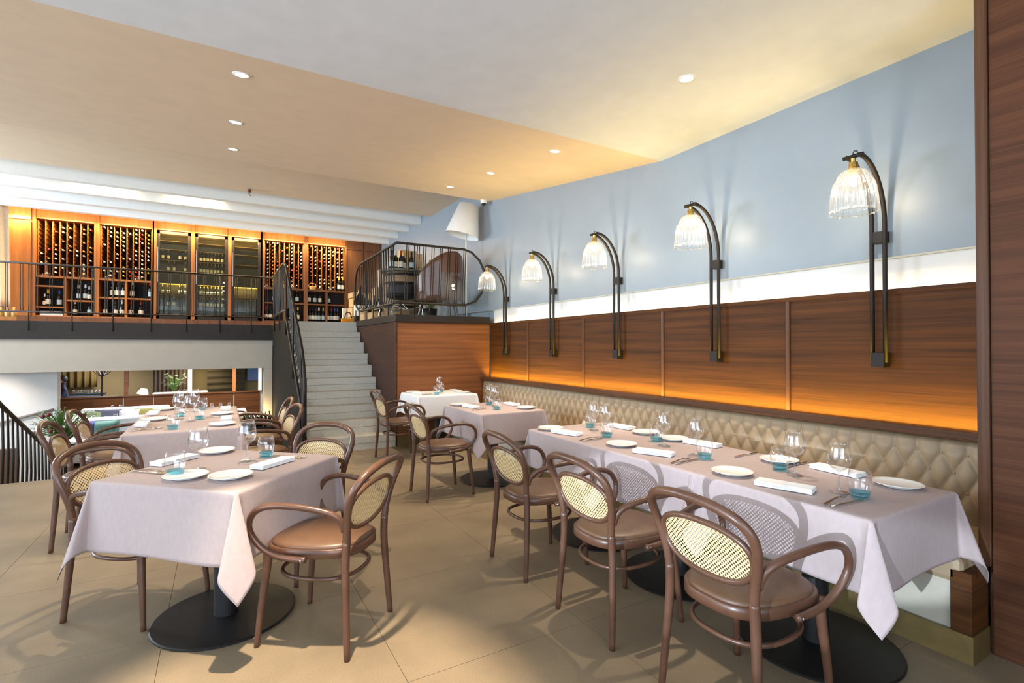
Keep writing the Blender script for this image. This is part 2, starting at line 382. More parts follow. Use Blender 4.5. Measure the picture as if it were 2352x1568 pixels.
# ------------------------------------------------------------------ fittings on walls and ceiling
def rot_slope(y): return math.atan(SLOPE) if y >= 3.43 else 0
dl0 = None
names = ['second row', 'first row']
dlab = {(.115, 3.80): 'recessed ceiling downlight over the table in the left foreground', (.115, 5.10): 'recessed ceiling downlight, middle one of the three above the two left tables',
        (.115, 6.30): 'recessed ceiling downlight, farthest of the three on the left of the slope', (2.69, 3.86): 'recessed ceiling downlight, first on the slope on the banquette side',
        (2.69, 5.15): 'recessed ceiling downlight, middle one on the slope on the banquette side', (2.69, 6.34): 'recessed ceiling downlight nearest the dome camera',
        (2.64, 2.283): 'bright recessed downlight in the flat ceiling above the banquette tables'}
for (x, y), lab in dlab.items():
    t = thing('ceiling_downlight', lab, 'downlight', (x, y, ceil_z(y)), 0, 'recessed ceiling downlights')
    t.rotation_euler = (rot_slope(y), 0, 0)
    MB().lathe([(.036, -.001), (.040, -.004), (.054, -.005), (.056, 0)], 24).build('rim', whitep, t, smooth=True)
    MB().cyl((0, 0, -.0045), .035, .002, 20).build('lens', spotm, t)
t = thing('dome_camera', 'white dome security camera at the corner of ceiling and wall', 'camera', (3.50, 6.93, 3.645))
MB().lathe([(0, .03), (.05, .03), (.052, 0), (.050, -.045), (.036, -.05)], 20).build('housing', whitep, t, smooth=True)
MB().ball((0, 0, -.052), .034).build('dome', black, t, smooth=True)
t = thing('sprinkler_head', 'small red sprinkler head under the pale ceiling beams', 'sprinkler', (.40, 9.30, 3.97))
MB().cyl((0, 0, -.05), .025, .05, 12).build('cap', mat('red brown sprinkler cap', (120, 60, 45), .5), t)
MB().cyl((0, 0, -.10), .012, .05, 10).cyl((0, 0, -.105), .03, .006, 12).build('deflector', stainless, t)

def make_sconce():
    t = thing('wall_sconce', '', 'wall lamp', group='arched wall sconces above the banquette')
    # origin: wall plane x = 0, floor; arm reaches out along -x
    for s in (-1, 1):
        pts = [(-.055, s*.036, 1.30), (-.055, s*.036, 1.75), (-.055, s*.036, 2.12)]
        pts += [(-.055-.29*(1-math.cos(a)), s*.036, 2.145+.39*math.sin(a)) for a in [PI/2*k/12 for k in range(13)]]
        MB().tube(pts, .0135, 12).build('arm_tube', bronze, t, smooth=True)
    MB().box(-.080, 0, -.036, .036, 1.27, 1.36).build('wall_block', bronze, t, bevel=.002)
    MB().box(-.064, 0, -.036, .036, 2.045, 2.115).build('brace_block', bronze, t, bevel=.002)
    MB().cyl((-.345, -.055, 2.533), .012, .11, 12, 'y').build('cross_bar', bronze, t, smooth=True)
    MB().tube([(-.345, -.03, 2.54), (-.35, -.02, 2.558), (-.345, 0, 2.558), (-.34, .004, 2.52)], .003, 6, sub=4).build('cable', black, t, smooth=True)
    MB().lathe([(0, 2.52), (.014, 2.52), (.012, 2.498), (.024, 2.494), (.026, 2.475), (.024, 2.47), (.028, 2.455), (.028, 2.445), (0, 2.445)], 20, (-.345, 0, 0)).build('lamp_holder', brass, t, smooth=False)
    MB().lathe([(.026, 2.458), (.046, 2.453), (.068, 2.438), (.084, 2.412), (.090, 2.388), (.094, 2.384), (.103, 2.372), (.112, 2.335), (.118, 2.28), (.121, 2.23), (.124, 2.198), (.122, 2.194), (.120, 2.20)], 144, (-.345, 0, 0), rib=.055, ribs=22).build('glass_shade', shadeglass, t, smooth=True)
    MB().ball((-.345, 0, 2.385), .019, sq=(1, 1, 1.7)).build('bulb', bulbm, t, smooth=True)
    return t
scp = make_sconce(); used = [False]
slabs = ['arched bronze wall sconce with a ribbed glass shade, nearest the dark wood wall end', 'arched bronze wall sconce with ribbed glass shade, second from the dark wood wall',
         'arched bronze wall sconce with ribbed glass shade, middle one of five along the wall', 'arched bronze wall sconce with ribbed glass shade, second from the raised landing',
         'arched bronze wall sconce whose glass shade overlaps the landing railing']
for y, lab in zip((1.585, 2.79, 3.995, 5.172, 6.365), slabs):
    place(scp, used, (3.612, y, 0), 0, lab)
    light('sconce_glow', 'POINT', (3.267, y, 2.33), 2.4, (1, .82, .58), shadow_soft_size=.012)

# ------------------------------------------------------------------ banquette along the right wall
bq = thing('banquette', 'long cream leather banquette with a deep buttoned back along the panelled wall', 'banquette', (3.0, 3.95, 0))
bq.location = (0, 0, 0)
dy, z1, dz, yb0 = .1133, .812, .101, 1.131
def backf(u, v):
    y = .957+u*(YL-.957-.02); z = .40+v*(.905-.40)
    p = (y-yb0)/dy; q = (z-z1)/(2*dz)
    if z > z1: h = abs(math.sin(PI*p))**.55*.020
    elif z < z1-3*dz: h = abs(math.sin(PI*(p-.5)))**.55*.020
    else: h = .024*(abs(math.sin(PI*(p+q)))*abs(math.sin(PI*(p-q))))**.42
    r = z-.855
    lean = 3.455+(z-.40)*.07
    if r > 0: lean += .09*(r/.05)**2.2
    e = min(1, (YL-.02-y)/.05); lean += .06*(1-max(0, e))**2
    return (lean-h, y, z)
MB().grid(backf, 740, 60).build('back_cushion', leather, bq, smooth=True)
MB().box(3.54, 3.60, .957, YL-.01, .13, .895).build('back_frame', wood_trim, bq)
bt = MB().ball((0, 0, 0), .0085, 8, 5, (.6, 1, 1)).build('button', leather, bq, smooth=True); first = True
for r in range(3):
    for k in range(54):
        y = yb0+dy*(k-1)+(dy/2 if r % 2 else 0); z = z1-dz*r
        if y < .97 or y > YL-.05: continue
        b = bt if first else cpy(bt, bq); first = False
        b.location = (3.455+(z-.40)*.07-.004, y, z)
MB().box(2.862, 3.50, .958, YL-.02, .33, .452).build('seat_cushion', leather, bq, bevel=.03)
MB().prism([(2.868, .34), (3.4, .34), (3.4, .115), (2.884, .115)], 'y', .998, YL-.02).build('bench_front', leatherf, bq)
MB().box(2.862, 3.046, .922, .998, .0, .396).build('end_panel', wood_h, bq, bevel=.002)
MB().prism([(2.855, .915), (3.044, .915), (3.044, .921), (2.861, .921), (2.861, YL-.03), (2.855, YL-.03)], 'z', 0, .125).build('brass_plinth', brassp, bq)

# ------------------------------------------------------------------ bentwood armchair: faces +x, origin between the rear feet
def smax(a, b): return max(a, b)
def make_chair():
    t = thing('dining_chair', '', 'chair', group='bentwood cane back armchairs')
    for s in (-1, 1):
        MB().tube([(0, s*.216, 0), (.013, s*.204, .20), (.024, s*.192, .40), (.020, s*.188, .52)], [.0140, .0165, .0185, .0188], 12, sub=6).build('leg', bentwood, t, smooth=True)
        MB().tube([(.468, s*.206, 0), (.452, s*.197, .18), (.432, s*.186, .36), (.428, s*.184, .44)], [.0130, .0160, .0190, .020], 12, sub=6).build('leg', bentwood, t, smooth=True)
    h = [(.020, .188, .505), (.014, .196, .575), (.002, .212, .645), (-.018, .226, .712), (-.045, .222, .772), (-.072, .183, .818), (-.090, .100, .846), (-.095, 0, .853)]
    h = [(a, -b, c) for a, b, c in h]+[(a, b, c) for a, b, c in h[-2::-1]]
    MB().tube(h, .0178, 12, sub=6).build('back_frame', bentwood, t, smooth=True)
    def back_s(z):
        tb = [(.50, .020), (.575, .014), (.645, .002), (.712, -.018), (.772, -.045), (.853, -.095)]
        for (a, p), (b, q) in zip(tb[:-1], tb[1:]):
            if z <= b: return p+(q-p)*(z-a)/(b-a)
        return tb[-1][1]
    HW, ZC = .199, .664
    def HHf(up): return .092 if up else .120
    def ring(k, n, grow=0.):
        a = 2*PI*k/n; c, s = math.cos(a), math.sin(a); e = 2/2.35
        l = (HW+grow)*math.copysign(abs(c)**e, c); z = ZC+(HHf(s > 0)+grow)*math.copysign(abs(s)**e, s)
        return (back_s(z)+.004, l, z)
    MB().tube([ring(k, 48) for k in range(48)], .0118, 10, closed=True).build('cane_frame', bentwood, t, smooth=True)
    # woven cane: every mesh opening is a real hole
    m = MB(); cs = .0118; nn = 18
    for j in range(-nn, nn+1):
        for i in range(-nn, nn+1):
            l = (i+j)*cs*.72; z = ZC+(i-j)*cs*.72
            if (abs(l)/HW)**2.35+(abs(z-ZC)/HHf(z > ZC))**2.35 > .97: continue
            H = cs*.72; o = [(H, 0), (0, H), (-H, 0), (0, -H)]; q = []
            for d in o: q.append((l+d[0], z+d[1]))
            oct_ = []
            for k in range(8):
                a = PI*k/4; rr = H*.50
                oct_.append((l+rr*math.cos(a), z+rr*math.sin(a)))
            vs = []
            for k in range(8):
                a = q[k//2]
                if k % 2: b = q[(k//2+1) % 4]; a = ((a[0]+b[0])/2, (a[1]+b[1])/2)
                vs.append(a)
            V = [(back_s(zz)+.004-.001*((ii % 2)), ll, zz) for ii, (ll, zz) in enumerate(vs+oct_)]
            m.add(V, [(k, (k+1) % 8, 8+(k+1) % 8, 8+k) for k in range(8)])
    m.build('cane_panel', canem, t)
    def seat(k, n, g=0., x=2.9):
        a = 2*PI*k/n; c, s = math.cos(a), math.sin(a); e = 2/x
        sx = .243+(.236+g)*math.copysign(abs(c)**e, c); w = .205+.022*(sx-.243)/.236+g
        return (sx, w*math.copysign(abs(s)**e, s))
    n = 48; m = MB(); vs = []
    for z, g in ((.424, -.006), (.426, 0), (.464, 0), (.467, -.004), (.467, -.05)):
        vs += [(*seat(k, n, g), z) for k in range(n)]
    m.add(vs, [(r*n+k, r*n+(k+1) % n, (r+1)*n+(k+1) % n, (r+1)*n+k) for r in range(4) for k in range(n)]+[tuple(range(n))[::-1]])
    m.build('seat_rail', bentwood, t, smooth=True)
    m = MB(); vs = []; lev = [(-.010, .466), (-.008, .474), (-.022, .484), (-.06, .492), (-.12, .498), (-.2, .5)]
    for g, z in lev: vs += [(*seat(k, n, g, 2.7), z) for k in range(n)]
    m.add(vs, [(r*n+k, r*n+(k+1) % n, (r+1)*n+(k+1) % n, (r+1)*n+k) for r in range(len(lev)-1) for k in range(n)]+[tuple(range((len(lev)-1)*n, len(lev)*n))])
    m.build('seat', seatl, t, smooth=True)
    sr = []
    for k in range(40):
        a = 2*PI*k/40; c, s = math.cos(a), math.sin(a); e = 2/2.5
        sr.append((.235+.195*math.copysign(abs(c)**e, c), .178*math.copysign(abs(s)**e, s), .325))
    MB().tube(sr, .0098, 8, closed=True).build('stretcher', bentwood, t, smooth=True)
    for s in (-1, 1):
        p = [(.030, .199, .565), (.036, .206, .605), (.062, .222, .642), (.14, .244, .668), (.25, .266, .684), (.35, .277, .682), (.42, .279, .655), (.455, .276, .602), (.452, .268, .548), (.412, .253, .487), (.345, .240, .447), (.26, .233, .436), (.20, .231, .436)]
        a = MB().tube([(x, s*y, z) for x, y, z in p], [.011]+[.0146]*11+[.0132], 10, sub=5).build('arm', bentwood, t, smooth=True)
        MB().ball((.215, s*.246, .436), .006, 8, 6, (1, .5, 1)).build('screw', stainless, a)
    return t
chp = make_chair(); used = [False]
def chair(x, y, deg, lab): return place(chp, used, (x, y, 0), R(deg), lab)
chair(.640, 2.487, 138, 'cane back armchair with light on its tan seat, at the near table on the left')
chair(-.544, 3.534, -40.4, 'cane back armchair tucked under the far left side of the near left table')
chair(.600, 3.655, 222, 'cane back armchair facing us across the near left table, in front of the stairs')
chair(-.990, 4.762, 0, 'outermost cane back armchair on the left, before the dark stair balusters')
chair(-.985, 5.490, 0, 'second cane back armchair on the pillow side of the far left table')
chair(.545, 5.060, 186, 'cane back armchair by the stair railing foot, near end of the far left table')
chair(.560, 5.760, 180, 'cane back armchair touching the stair railing foot, far end of far left table')
chair(1.715, 6.190, 2, 'cane back armchair at the small table against the wood landing wall')
chair(1.610, 4.528, 1, 'cane back armchair at the single table beside the banquette, seen in profile')
chair(1.578, 2.785, 0, 'cane back armchair at the far end of the joined banquette tables')
chair(1.572, 2.015, 0, 'middle cane back armchair of three along the joined banquette tables')
chair(1.575, 1.285, 0, 'nearest cane back armchair by the joined banquette tables, cut off at the bottom')

# ------------------------------------------------------------------ tables and cloths
def make_table(loc, rz, a, b, lab, rb=.34, off=(0, 0)):
    t = thing('dining_table', lab, 'table', (*loc, 0), rz, 'restaurant tables under cloths')
    MB().lathe([(0, 0), (rb-.004, 0), (rb, .004), (rb, .009), (rb-.006, .013), (0, .014)], 48).build('base', baseblk, t, smooth=False).location = (*off, 0)
    MB().cyl((0, 0, .013), .056, .705, 28).build('column', black, t, smooth=False).location = (*off, 0)
    MB().box(-a+.012, a-.012, -b+.012, b-.012, .718, .744).build('tabletop', wood_trim, t, bevel=.004)
    return t
def cloth(name, loc, rz, a, b, h, lab, seed=1, spread=(.40, .40, .40, .40), z=.755, hem=True, m=linen):
    """square cloth over a table of half sizes a, b hanging h below the edge; corner folds stand out on the diagonals"""
    rnd = random.Random(seed); ph = [rnd.uniform(0, 6.28) for _ in range(8)]; rr = .014
    def drop(d):   # distance past the edge -> (out, down) with a rounded edge
        if d < rr*PI/2: t = d/rr; return rr*math.sin(t), rr*(1-math.cos(t))
        return rr, rr+d-rr*PI/2
    def f(x, y):
        ex, ey = max(0, abs(x)-a), max(0, abs(y)-b); sx, sy = (1 if x > 0 else -1), (1 if y > 0 else -1)
        if ex == 0 and ey == 0: return (x, y, z+.0006*math.sin(9*x+ph[0])*math.sin(8*y+ph[1]))
        if ex and not ey:
            o, d = drop(ex); w = (d/h)**1.3*.012*math.sin(y*7+ph[2 if sx > 0 else 3])*min(1, (b-abs(y))*8)
            return (sx*(a+o+d*.04+w), y, z-d)
        if ey and not ex:
            o, d = drop(ey); w = (d/h)**1.3*.012*math.sin(x*7+ph[4 if sy > 0 else 5])*min(1, (a-abs(x))*8)
            return (x, sy*(b+o+d*.04+w), z-d)
        rho = math.hypot(ex, ey); phi = math.atan2(ey, ex)        # 0 .. 90 degrees across the corner wedge
        qd = (0 if sx > 0 else 1)+(0 if sy > 0 else 2)
        sp = spread[qd]; al = sp*math.sin(2*phi)**.8; be = .20*math.sin(4*phi)
        o, d = drop(rho)
        out = d*math.sin(al); dn = d*math.cos(al)*math.cos(be); lat = d*math.sin(be)*.9
        nx = math.cos(phi)*rr*min(1, o/rr)+out*.7071+lat*.7071+d*.04*math.cos(phi)
        ny = math.sin(phi)*rr*min(1, o/rr)+out*.7071-lat*.7071+d*.04*math.sin(phi)
        return (sx*(a+nx), sy*(b+ny), z-dn)
    def axis(c):
        p = [-c-h+h*i/22 for i in range(22)]
        p += [-c+.0, -c+.004]+[-c+.02+(2*c-.04)*i/26 for i in range(27)]+[c-.004, c]
        p = [q for q in p]
        ex = [c+rr*PI/2*i/4 for i in range(1, 5)]; lead = [-q for q in ex[::-1]]
        p = [-c-rr*PI/2-(h-rr*PI/2)*i/20 for i in range(20, 0, -1)]+lead+[-c]+[-c+2*c*i/26 for i in range(1, 26)]+[c]+ex+[c+rr*PI/2+(h-rr*PI/2)*i/20 for i in range(1, 21)]
        return p
    X, Y = axis(a), axis(b); vs = [f(x, y) for y in Y for x in X]; n = len(X)
    o = MB().add(vs, [(j*n+i, j*n+i+1, (j+1)*n+i+1, (j+1)*n+i) for j in range(len(Y)-1) for i in range(n-1)]).build(name, m, smooth=True, solid=.0016)
    o.location = (*loc, 0); o.rotation_euler = (0, 0, rz)
    tag(o, lab, 'tablecloth', 'pale linen tablecloths')
    return o
TB = [  # x, y, rot, half a, half b, hang, table label, cloth label, spreads
    (.035, 3.115, R(47),   .385, .40, .335, 'round based table under the near left cloth, large black disc foot showing', 'pale pink cloth with a kite shaped corner fold, on the near left table', (.2, .22, .12, .2)),
    (-.235, 5.015, 0, .378, .402, .30, 'near one of the two joined tables before the lower lounge', 'pale pink cloth on the table behind the near left one', (.2, .2, .2, .2)),
    (-.235, 5.825, 0, .378, .402, .30, 'far one of the two joined tables before the lower lounge', 'pale pink cloth at the far end of the left tables, under the glass cluster', (.18, .18, .2, .2)),
    (2.46, 1.372, 0, .36, .402, .29, 'nearest of the joined banquette tables, black disc foot cut by the frame', 'pale pink cloth with a long hanging corner, nearest on the banquette side', (.2, .2, .24, .16)),
    (2.46, 2.180, 0, .36, .402, .29, 'middle one of the three joined banquette tables', 'pale cloth on the middle banquette table, brightest on its hanging side', (.2, .2, .2, .2)),
    (2.46, 2.965, 0, .36, .38, .29, 'farthest of the three joined banquette tables', 'pale lilac cloth at the far end of the joined banquette tables', (.2, .2, .15, .15)),
    (2.505, 4.745, 0, .35, .44, .30, 'single table standing apart before the banquette, round black foot showing', 'pale pink creased cloth on the single table by the banquette', (.2, .2, .26, .2)),
    (2.62, 6.565, 0, .41, .34, .28, 'small table against the wood panelled landing wall', 'cream white cloth on the small table against the wood wall', (.15, .15, .2, .2)),
]
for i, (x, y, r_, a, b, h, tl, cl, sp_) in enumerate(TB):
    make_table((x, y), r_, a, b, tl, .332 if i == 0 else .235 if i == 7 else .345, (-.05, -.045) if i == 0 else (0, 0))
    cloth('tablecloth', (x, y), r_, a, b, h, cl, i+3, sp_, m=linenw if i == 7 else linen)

# ------------------------------------------------------------------ table settings (z of the cloth = ZT)
ZT = .7575
def make_wine():
    t = thing('wine_glass', '', 'glass', group='stemmed wine glasses')
    MB().lathe([(0, .002), (.030, .002), (.037, .003), (.037, .0045), (.015, .008), (.006, .013)], 28).build('foot', stemglass, t, smooth=True)
    MB().lathe([(.006, .013), (.0042, .03), (.0038, .075), (.005, .088), (.011, .094)], 16).build('stem', stemglass, t, smooth=True)
    MB().lathe([(0, .092), (.011, .094), (.028, .104), (.042, .122), (.048, .142), (.047, .165), (.042, .195), (.037, .222), (.0362, .222), (.0412, .195), (.0462, .165), (.0472, .142), (.0412, .123), (.0272, .106), (0, .098)], 32).build('bowl', glass, t, smooth=True)
    return t
def make_tumbler():
    t = thing('water_tumbler', '', 'glass', group='blue based water tumblers')
    MB().lathe([(.030, .001), (.033, .004), (.041, .03), (.046, .06), (.045, .085), (.039, .116), (.0382, .116), (.0442, .085), (.0452, .06), (.0402, .03), (.034, .018)], 32).build('body', glass, t, smooth=True)
    MB().lathe([(0, .001), (.030, .001), (.0325, .004), (.0392, .028), (.034, .024), (.02, .018), (0, .016)], 28).build('tinted_base', bluebase, t, smooth=True)
    return t
def make_plate():
    t = MB().lathe([(0, .002), (.055, .002), (.056, 0), (.060, 0), (.062, .004), (.092, .0125), (.099, .0165), (.0985, .0182), (.091, .0152), (.064, .0085), (0, .0075)], 40).build('side_plate', china, smooth=True)
    return tag(t, '', 'plate', 'white side plates')
def make_napkin():
    t = thing('folded_napkin', '', 'napkin', group='folded white napkins')
    def f(z0, z1, w, l, dx):
        m = MB(); vs = []; n = 14
        return m.box(-l/2+dx, l/2+dx, -w/2, w/2, z0, z1)
    for i, (z0, z1, w, dx) in enumerate(((.0, .0075, .086, 0), (.0078, .0145, .084, .001), (.0148, .0220, .0855, -.001))):
        f(z0, z1, w, .238, dx).build('fold', linenw, t, bevel=.0033, smooth=False)
    return t
def make_fork():
    m = MB(); hw = lambda u: .0042+.0035*max(0, 1-u/.03)+.0
    outline = [(0, .005), (.02, .006), (.09, .0032), (.135, .0038), (.150, .0105)]
    def zc(x): return .002+.009*math.exp(-((x-.115)/.035)**2)
    vs = []
    for x, w in outline:
        vs += [(x, -w, zc(x)), (x, w, zc(x)), (x, w, zc(x)+.0026), (x, -w, zc(x)+.0026)]
    fs = []
    for i in range(len(outline)-1):
        for k in range(4): fs.append((i*4+k, i*4+(k+1) % 4, (i+1)*4+(k+1) % 4, (i+1)*4+k))
    fs += [(3, 2, 1, 0), tuple(range(len(vs)-4, len(vs)))]
    t = thing('fork', '', 'fork', group='table forks')
    m.add(vs, fs).build('handle', steel, t)
    m = MB()
    for k in range(4):
        y = -.0084+.0056*k; m.tube([(.149, y, zc(.149)+.0013), (.172, y, .0035), (.198, y*.95, .0065)], [.0014, .0013, .0007], 5)
    m.build('tines', steel, t)
    return t
def make_knife():
    t = thing('knife', '', 'knife', group='table knives')
    MB().tube([(0, 0, .0045), (.06, 0, .0045), (.098, 0, .0042)], [.0046, .0048, .0036], 8, flat=.75).build('handle', steel, t, smooth=True)
    MB().prism([(.098, -.004), (.205, -.0065), (.216, .002), (.2, .008), (.098, .004)], 'z', .0033, .0048).build('blade', steel, t)
    return t
P = {'w': [make_wine(), [False]], 't': [make_tumbler(), [False]], 'n': [make_napkin(), [False]], 'f': [make_fork(), [False]], 'k': [make_knife(), [False]], 'p': [make_plate(), [False]]}
KIND = {'w': 'clear stemmed wine glass', 't': 'water tumbler with blue base', 'n': 'folded white napkin', 'f': 'steel fork', 'k': 'steel knife', 'p': 'white side plate'}
def put(k, x, y, deg, lab):
    proto, used = P[k]
    return place(proto, used, (x, y, ZT+.0006), R(deg), KIND[k]+' '+lab)
def ends(k, a, b, lab):
    deg = math.degrees(math.atan2(b[1]-a[1], b[0]-a[0]))
    if k == 'n': put(k, (a[0]+b[0])/2, (a[1]+b[1])/2, deg, lab)
    else: put(k, a[0], a[1], deg, lab)
NL = 'on the near left table'
put('t', -.192, 3.03, 0, NL+', just behind the front left plate'); put('t', .235, 3.279, 0, NL+', on the stair side')
put('w', -.095, 3.108, 0, NL+', between the tumbler and the rear plate'); put('w', .134, 3.208, 0, NL+', on the stair side')
put('p', -.015, 3.555, 0, NL+', at its rear corner'); put('p', -.142, 2.945, 0, NL+', in front of a tumbler'); put('p', .048, 2.838, 0, NL+', nearest the corner fold')
ends('n', (-.311, 3.288), (-.115, 3.481), NL+', lying behind the front tumbler'); ends('n', (.154, 2.943), (.351, 3.12), NL+', beside the lit armchair')
ends('k', (-.391, 3.226), (-.229, 3.072), NL+', by the cane chair back'); ends('f', (-.375, 3.243), (-.219, 3.095), NL+', by the cane chair back')
ends('k', (.432, 3.125), (.282, 3.265), NL+', behind the lit armchair'); ends('f', (.412, 3.115), (.272, 3.24), NL+', behind the lit armchair')
for base, nm in ((0, 'on the table behind the near left one'), (.815, 'on the far end of the left tables')):
    put('t', -.315, 4.726+base, 0, nm+', lounge side'); put('t', -.154, 5.246+base, 0, nm+', stair side')
    put('w', -.219, 5.146+base*.9, 0, nm+', stair side'); put('w', -.313, 5.33+base*.66, 0, nm+', lounge side')
    put('p', .019, 4.765+base*.92, 0, nm+', stair side'); put('p', -.488, 5.37+base, 0, nm+', lounge side')
    ends('n', (-.545, 5.19+base), (-.545, 4.95+base), nm+', lounge side'); ends('n', (.05, 5.00+base), (.05, 5.22+base), nm+', stair side')
    ends('k', (-.587, 4.744+base), (-.403, 4.801+base), nm+', lounge side'); ends('f', (-.587, 4.775+base), (-.403, 4.832+base), nm+', lounge side')
    ends('k', (.09, 5.286+base), (-.1, 5.30+base), nm+', stair side'); ends('f', (.09, 5.316+base), (-.1, 5.33+base), nm+', stair side')
B = 'on the nearest banquette table'
put('w', 2.489, 1.487, 0, B+', behind the napkins'); put('w', 2.367, 1.214, 0, B+', closest to the frame edge'); put('t', 2.532, 1.592, 0, B+', by the far wine glass'); put('t', 2.355, 1.125, 0, B+', with cutlery at its foot')
put('p', 2.70, 1.70, 0, B+', bench side beside the seam'); put('p', 2.700, 1.130, 0, B+', alone at the bench corner'); put('p', 2.239, 1.657, 0, B+', chair side by the seam')
ends('n', (2.185, 1.482), (2.254, 1.264), B+', chair side'); ends('n', (2.74, 1.547), (2.722, 1.277), B+', bench side')
ends('f', (2.120, 1.146), (2.377, 1.17), B+', chair side'); ends('k', (2.115, 1.116), (2.371, 1.094), B+', chair side'); ends('k', (2.801, 1.607), (2.6, 1.598), B+', behind a wine glass'); ends('f', (2.801, 1.64), (2.6, 1.64), B+', behind a wine glass')
B = 'on the middle banquette table'
put('p', 2.258, 2.488, 0, B+', chair side'); put('p', 2.70, 2.46, 0, B+', bench side')
ends('n', (2.199, 2.3), (2.291, 2.092), B+', chair side'); ends('n', (2.71, 2.35), (2.74, 2.13), B+', bench side')
ends('k', (2.145, 1.938), (2.385, 1.972), B+', chair side'); ends('f', (2.140, 1.968), (2.375, 2.01), B+', chair side'); ends('k', (2.80, 2.10-.2), (2.62, 1.90), B+', bench side')
put('t', 2.405, 1.96, 0, B+', chair side'); put('t', 2.562, 2.482, 0, B+', bench side'); put('w', 2.44, 2.05, 0, B+', chair side'); put('w', 2.482, 2.339, 0, B+', bench side')
B = 'on the farthest of the joined banquette tables'
put('p', 2.216, 3.24, 0, B+', chair side'); put('p', 2.72, 2.74, 0, B+', bench side'); ends('n', (2.169, 3.131), (2.237, 2.90), B+', chair side'); ends('n', (2.735, 3.14), (2.745, 2.91), B+', bench side')
ends('k', (2.117, 2.721), (2.308, 2.741), B+', chair side'); ends('f', (2.117, 2.751), (2.308, 2.781), B+', chair side'); ends('k', (2.79, 3.22), (2.6, 3.21), B+', bench side')
put('t', 2.381, 2.777, 0, B+', chair side'); put('t', 2.55, 3.17, 0, B+', bench side'); put('w', 2.478, 2.909, 0, B+', chair side'); put('w', 2.48, 3.042, 0, B+', bench side')
B = 'on the single table beside the banquette'
put('p', 2.262, 5.07, 0, B+', chair side'); put('p', 2.745, 4.47, 0, B+', bench side'); ends('n', (2.281, 4.96), (2.302, 4.72), B+', chair side'); ends('n', (2.78, 4.93), (2.77, 4.69), B+', bench side')
ends('k', (2.19, 4.572), (2.40, 4.66), B+', chair side'); ends('f', (2.19, 4.60), (2.39, 4.70), B+', chair side'); put('t', 2.571, 4.956, 0, B+', landing side'); put('t', 2.443, 4.542, 0, B+', near side')
put('w', 2.64, 5.08, 0, B+', landing side'); put('w', 2.56, 4.80, 0, B+', near side')
B = 'on the small table against the landing wall'
put('p', 2.32, 6.78, 0, B+', stair side'); put('p', 2.91, 6.40, 0, B+', bench side'); ends('n', (2.31, 6.66), (2.35, 6.43), B+', stair side'); ends('n', (2.92, 6.79), (2.93, 6.56), B+', bench side')
ends('k', (2.30, 6.30), (2.455, 6.40), B+', stair side'); ends('f', (2.29, 6.33), (2.44, 6.43), B+', stair side'); put('t', 2.496, 6.332, 0, B+', near side'); put('t', 2.696, 6.661, 0, B+', wall side')
put('w', 2.598, 6.489, 0, B+', in the middle')
t = thing('cushion', 'small cream cushion with dark piping and a dark centre disc, on the banquette', 'cushion', (3.16, 4.13, .452), R(-52))
m = MB()
m.grid(lambda u, v: ((u-.5)*.17, -.004-.035*max(0, (1-(2*u-1)**4)*(1-(2*v-1)**4))**.5, v*.17), 12, 12); m.grid(lambda u, v: ((.5-u)*.17, .004+.035*max(0, (1-(2*u-1)**4)*(1-(2*v-1)**4))**.5, v*.17), 12, 12)
m.build('cover', leatherf, t, smooth=True)
MB().tube([(-.085, 0, 0), (.085, 0, 0), (.085, 0, .17), (-.085, 0, .17)], .006, 8, closed=True).build('piping', seatl, t, smooth=True)
MB().cyl((0, -.042, .085), .026, .012, 20, 'y').build('centre_disc', black, t)
t.rotation_euler = (R(-18), R(24), R(-38)); t.location = (3.22, 4.10, .462)

# ------------------------------------------------------------------ railings
def baluster(par, a, b, r=.0062, kick=(0, 0, 0)):
    a, b = Vector(a), Vector(b); k = Vector(kick)
    d = (b-a); n1 = a+d*.86+k; n2 = a+d*.93+k*.9
    return MB().tube([a, a+d*.5+k*.55, n1, n2, b], r, 6).build('baluster', bronze, par, smooth=True)
t = thing('balcony_railing', 'long dark metal railing along the wine balcony edge', 'railing', (0, 0, 0))
MB().tube([(-4.4, 11.76, 2.838), (.93, 11.76, 2.838)], .017, 10).build('top_rail', bronze, t, smooth=True)
MB().tube([(-4.4, 11.76, 2.0), (.93, 11.76, 2.0)], .014, 10).build('bottom_rail', bronze, t, smooth=True)
px = [-4.03, -3.45, -2.875, -2.297, -1.717, -1.14, -.572, -.007, .554]
for x in px: MB().tube([(x, 11.76, 2.835), (x, 11.76, 1.69), (x, 11.80, 1.68)], .010, 8).build('post', bronze, t, smooth=True)
for a in px:
    for q in (.13, .32, .51):
        x = a+q-.03
        if x > .9: continue
        for s in (-.016, .016): baluster(t, (x+s, 11.76, 2.83), (x+s+.016, 11.76, 2.0), .0062, (-.012, 0, 0))
t = thing('stair_railing', 'dark metal railing with curled ends running down beside the stone stairs', 'railing', (0, 0, 0))
X = .945
nos = lambda y: .183+(y-6.945)*.7052
hr = [(X, 11.74, 2.83), (X, 10.4, 2.83), (X, 9.55, 2.83), (X, 9.32, 2.78), (X, 9.1, nos(9.1)+.98), (X, 8.2, nos(8.2)+.98), (X, 7.4, nos(7.4)+.98), (X, 7.12, nos(7.12)+.93), (X, 6.99, nos(7.0)+.74), (X, 6.97, nos(7.0)+.53), (X, 7.05, nos(7.05)+.32), (X, 7.25, nos(7.25)+.17), (X, 8.2, nos(8.2)+.15), (X, 9.1, nos(9.1)+.15), (X, 9.4, 2.0), (X, 11.74, 2.0)]
MB().tube(hr, .020, 10, sub=5).build('handrail', bronze, t, smooth=True)
k = 0
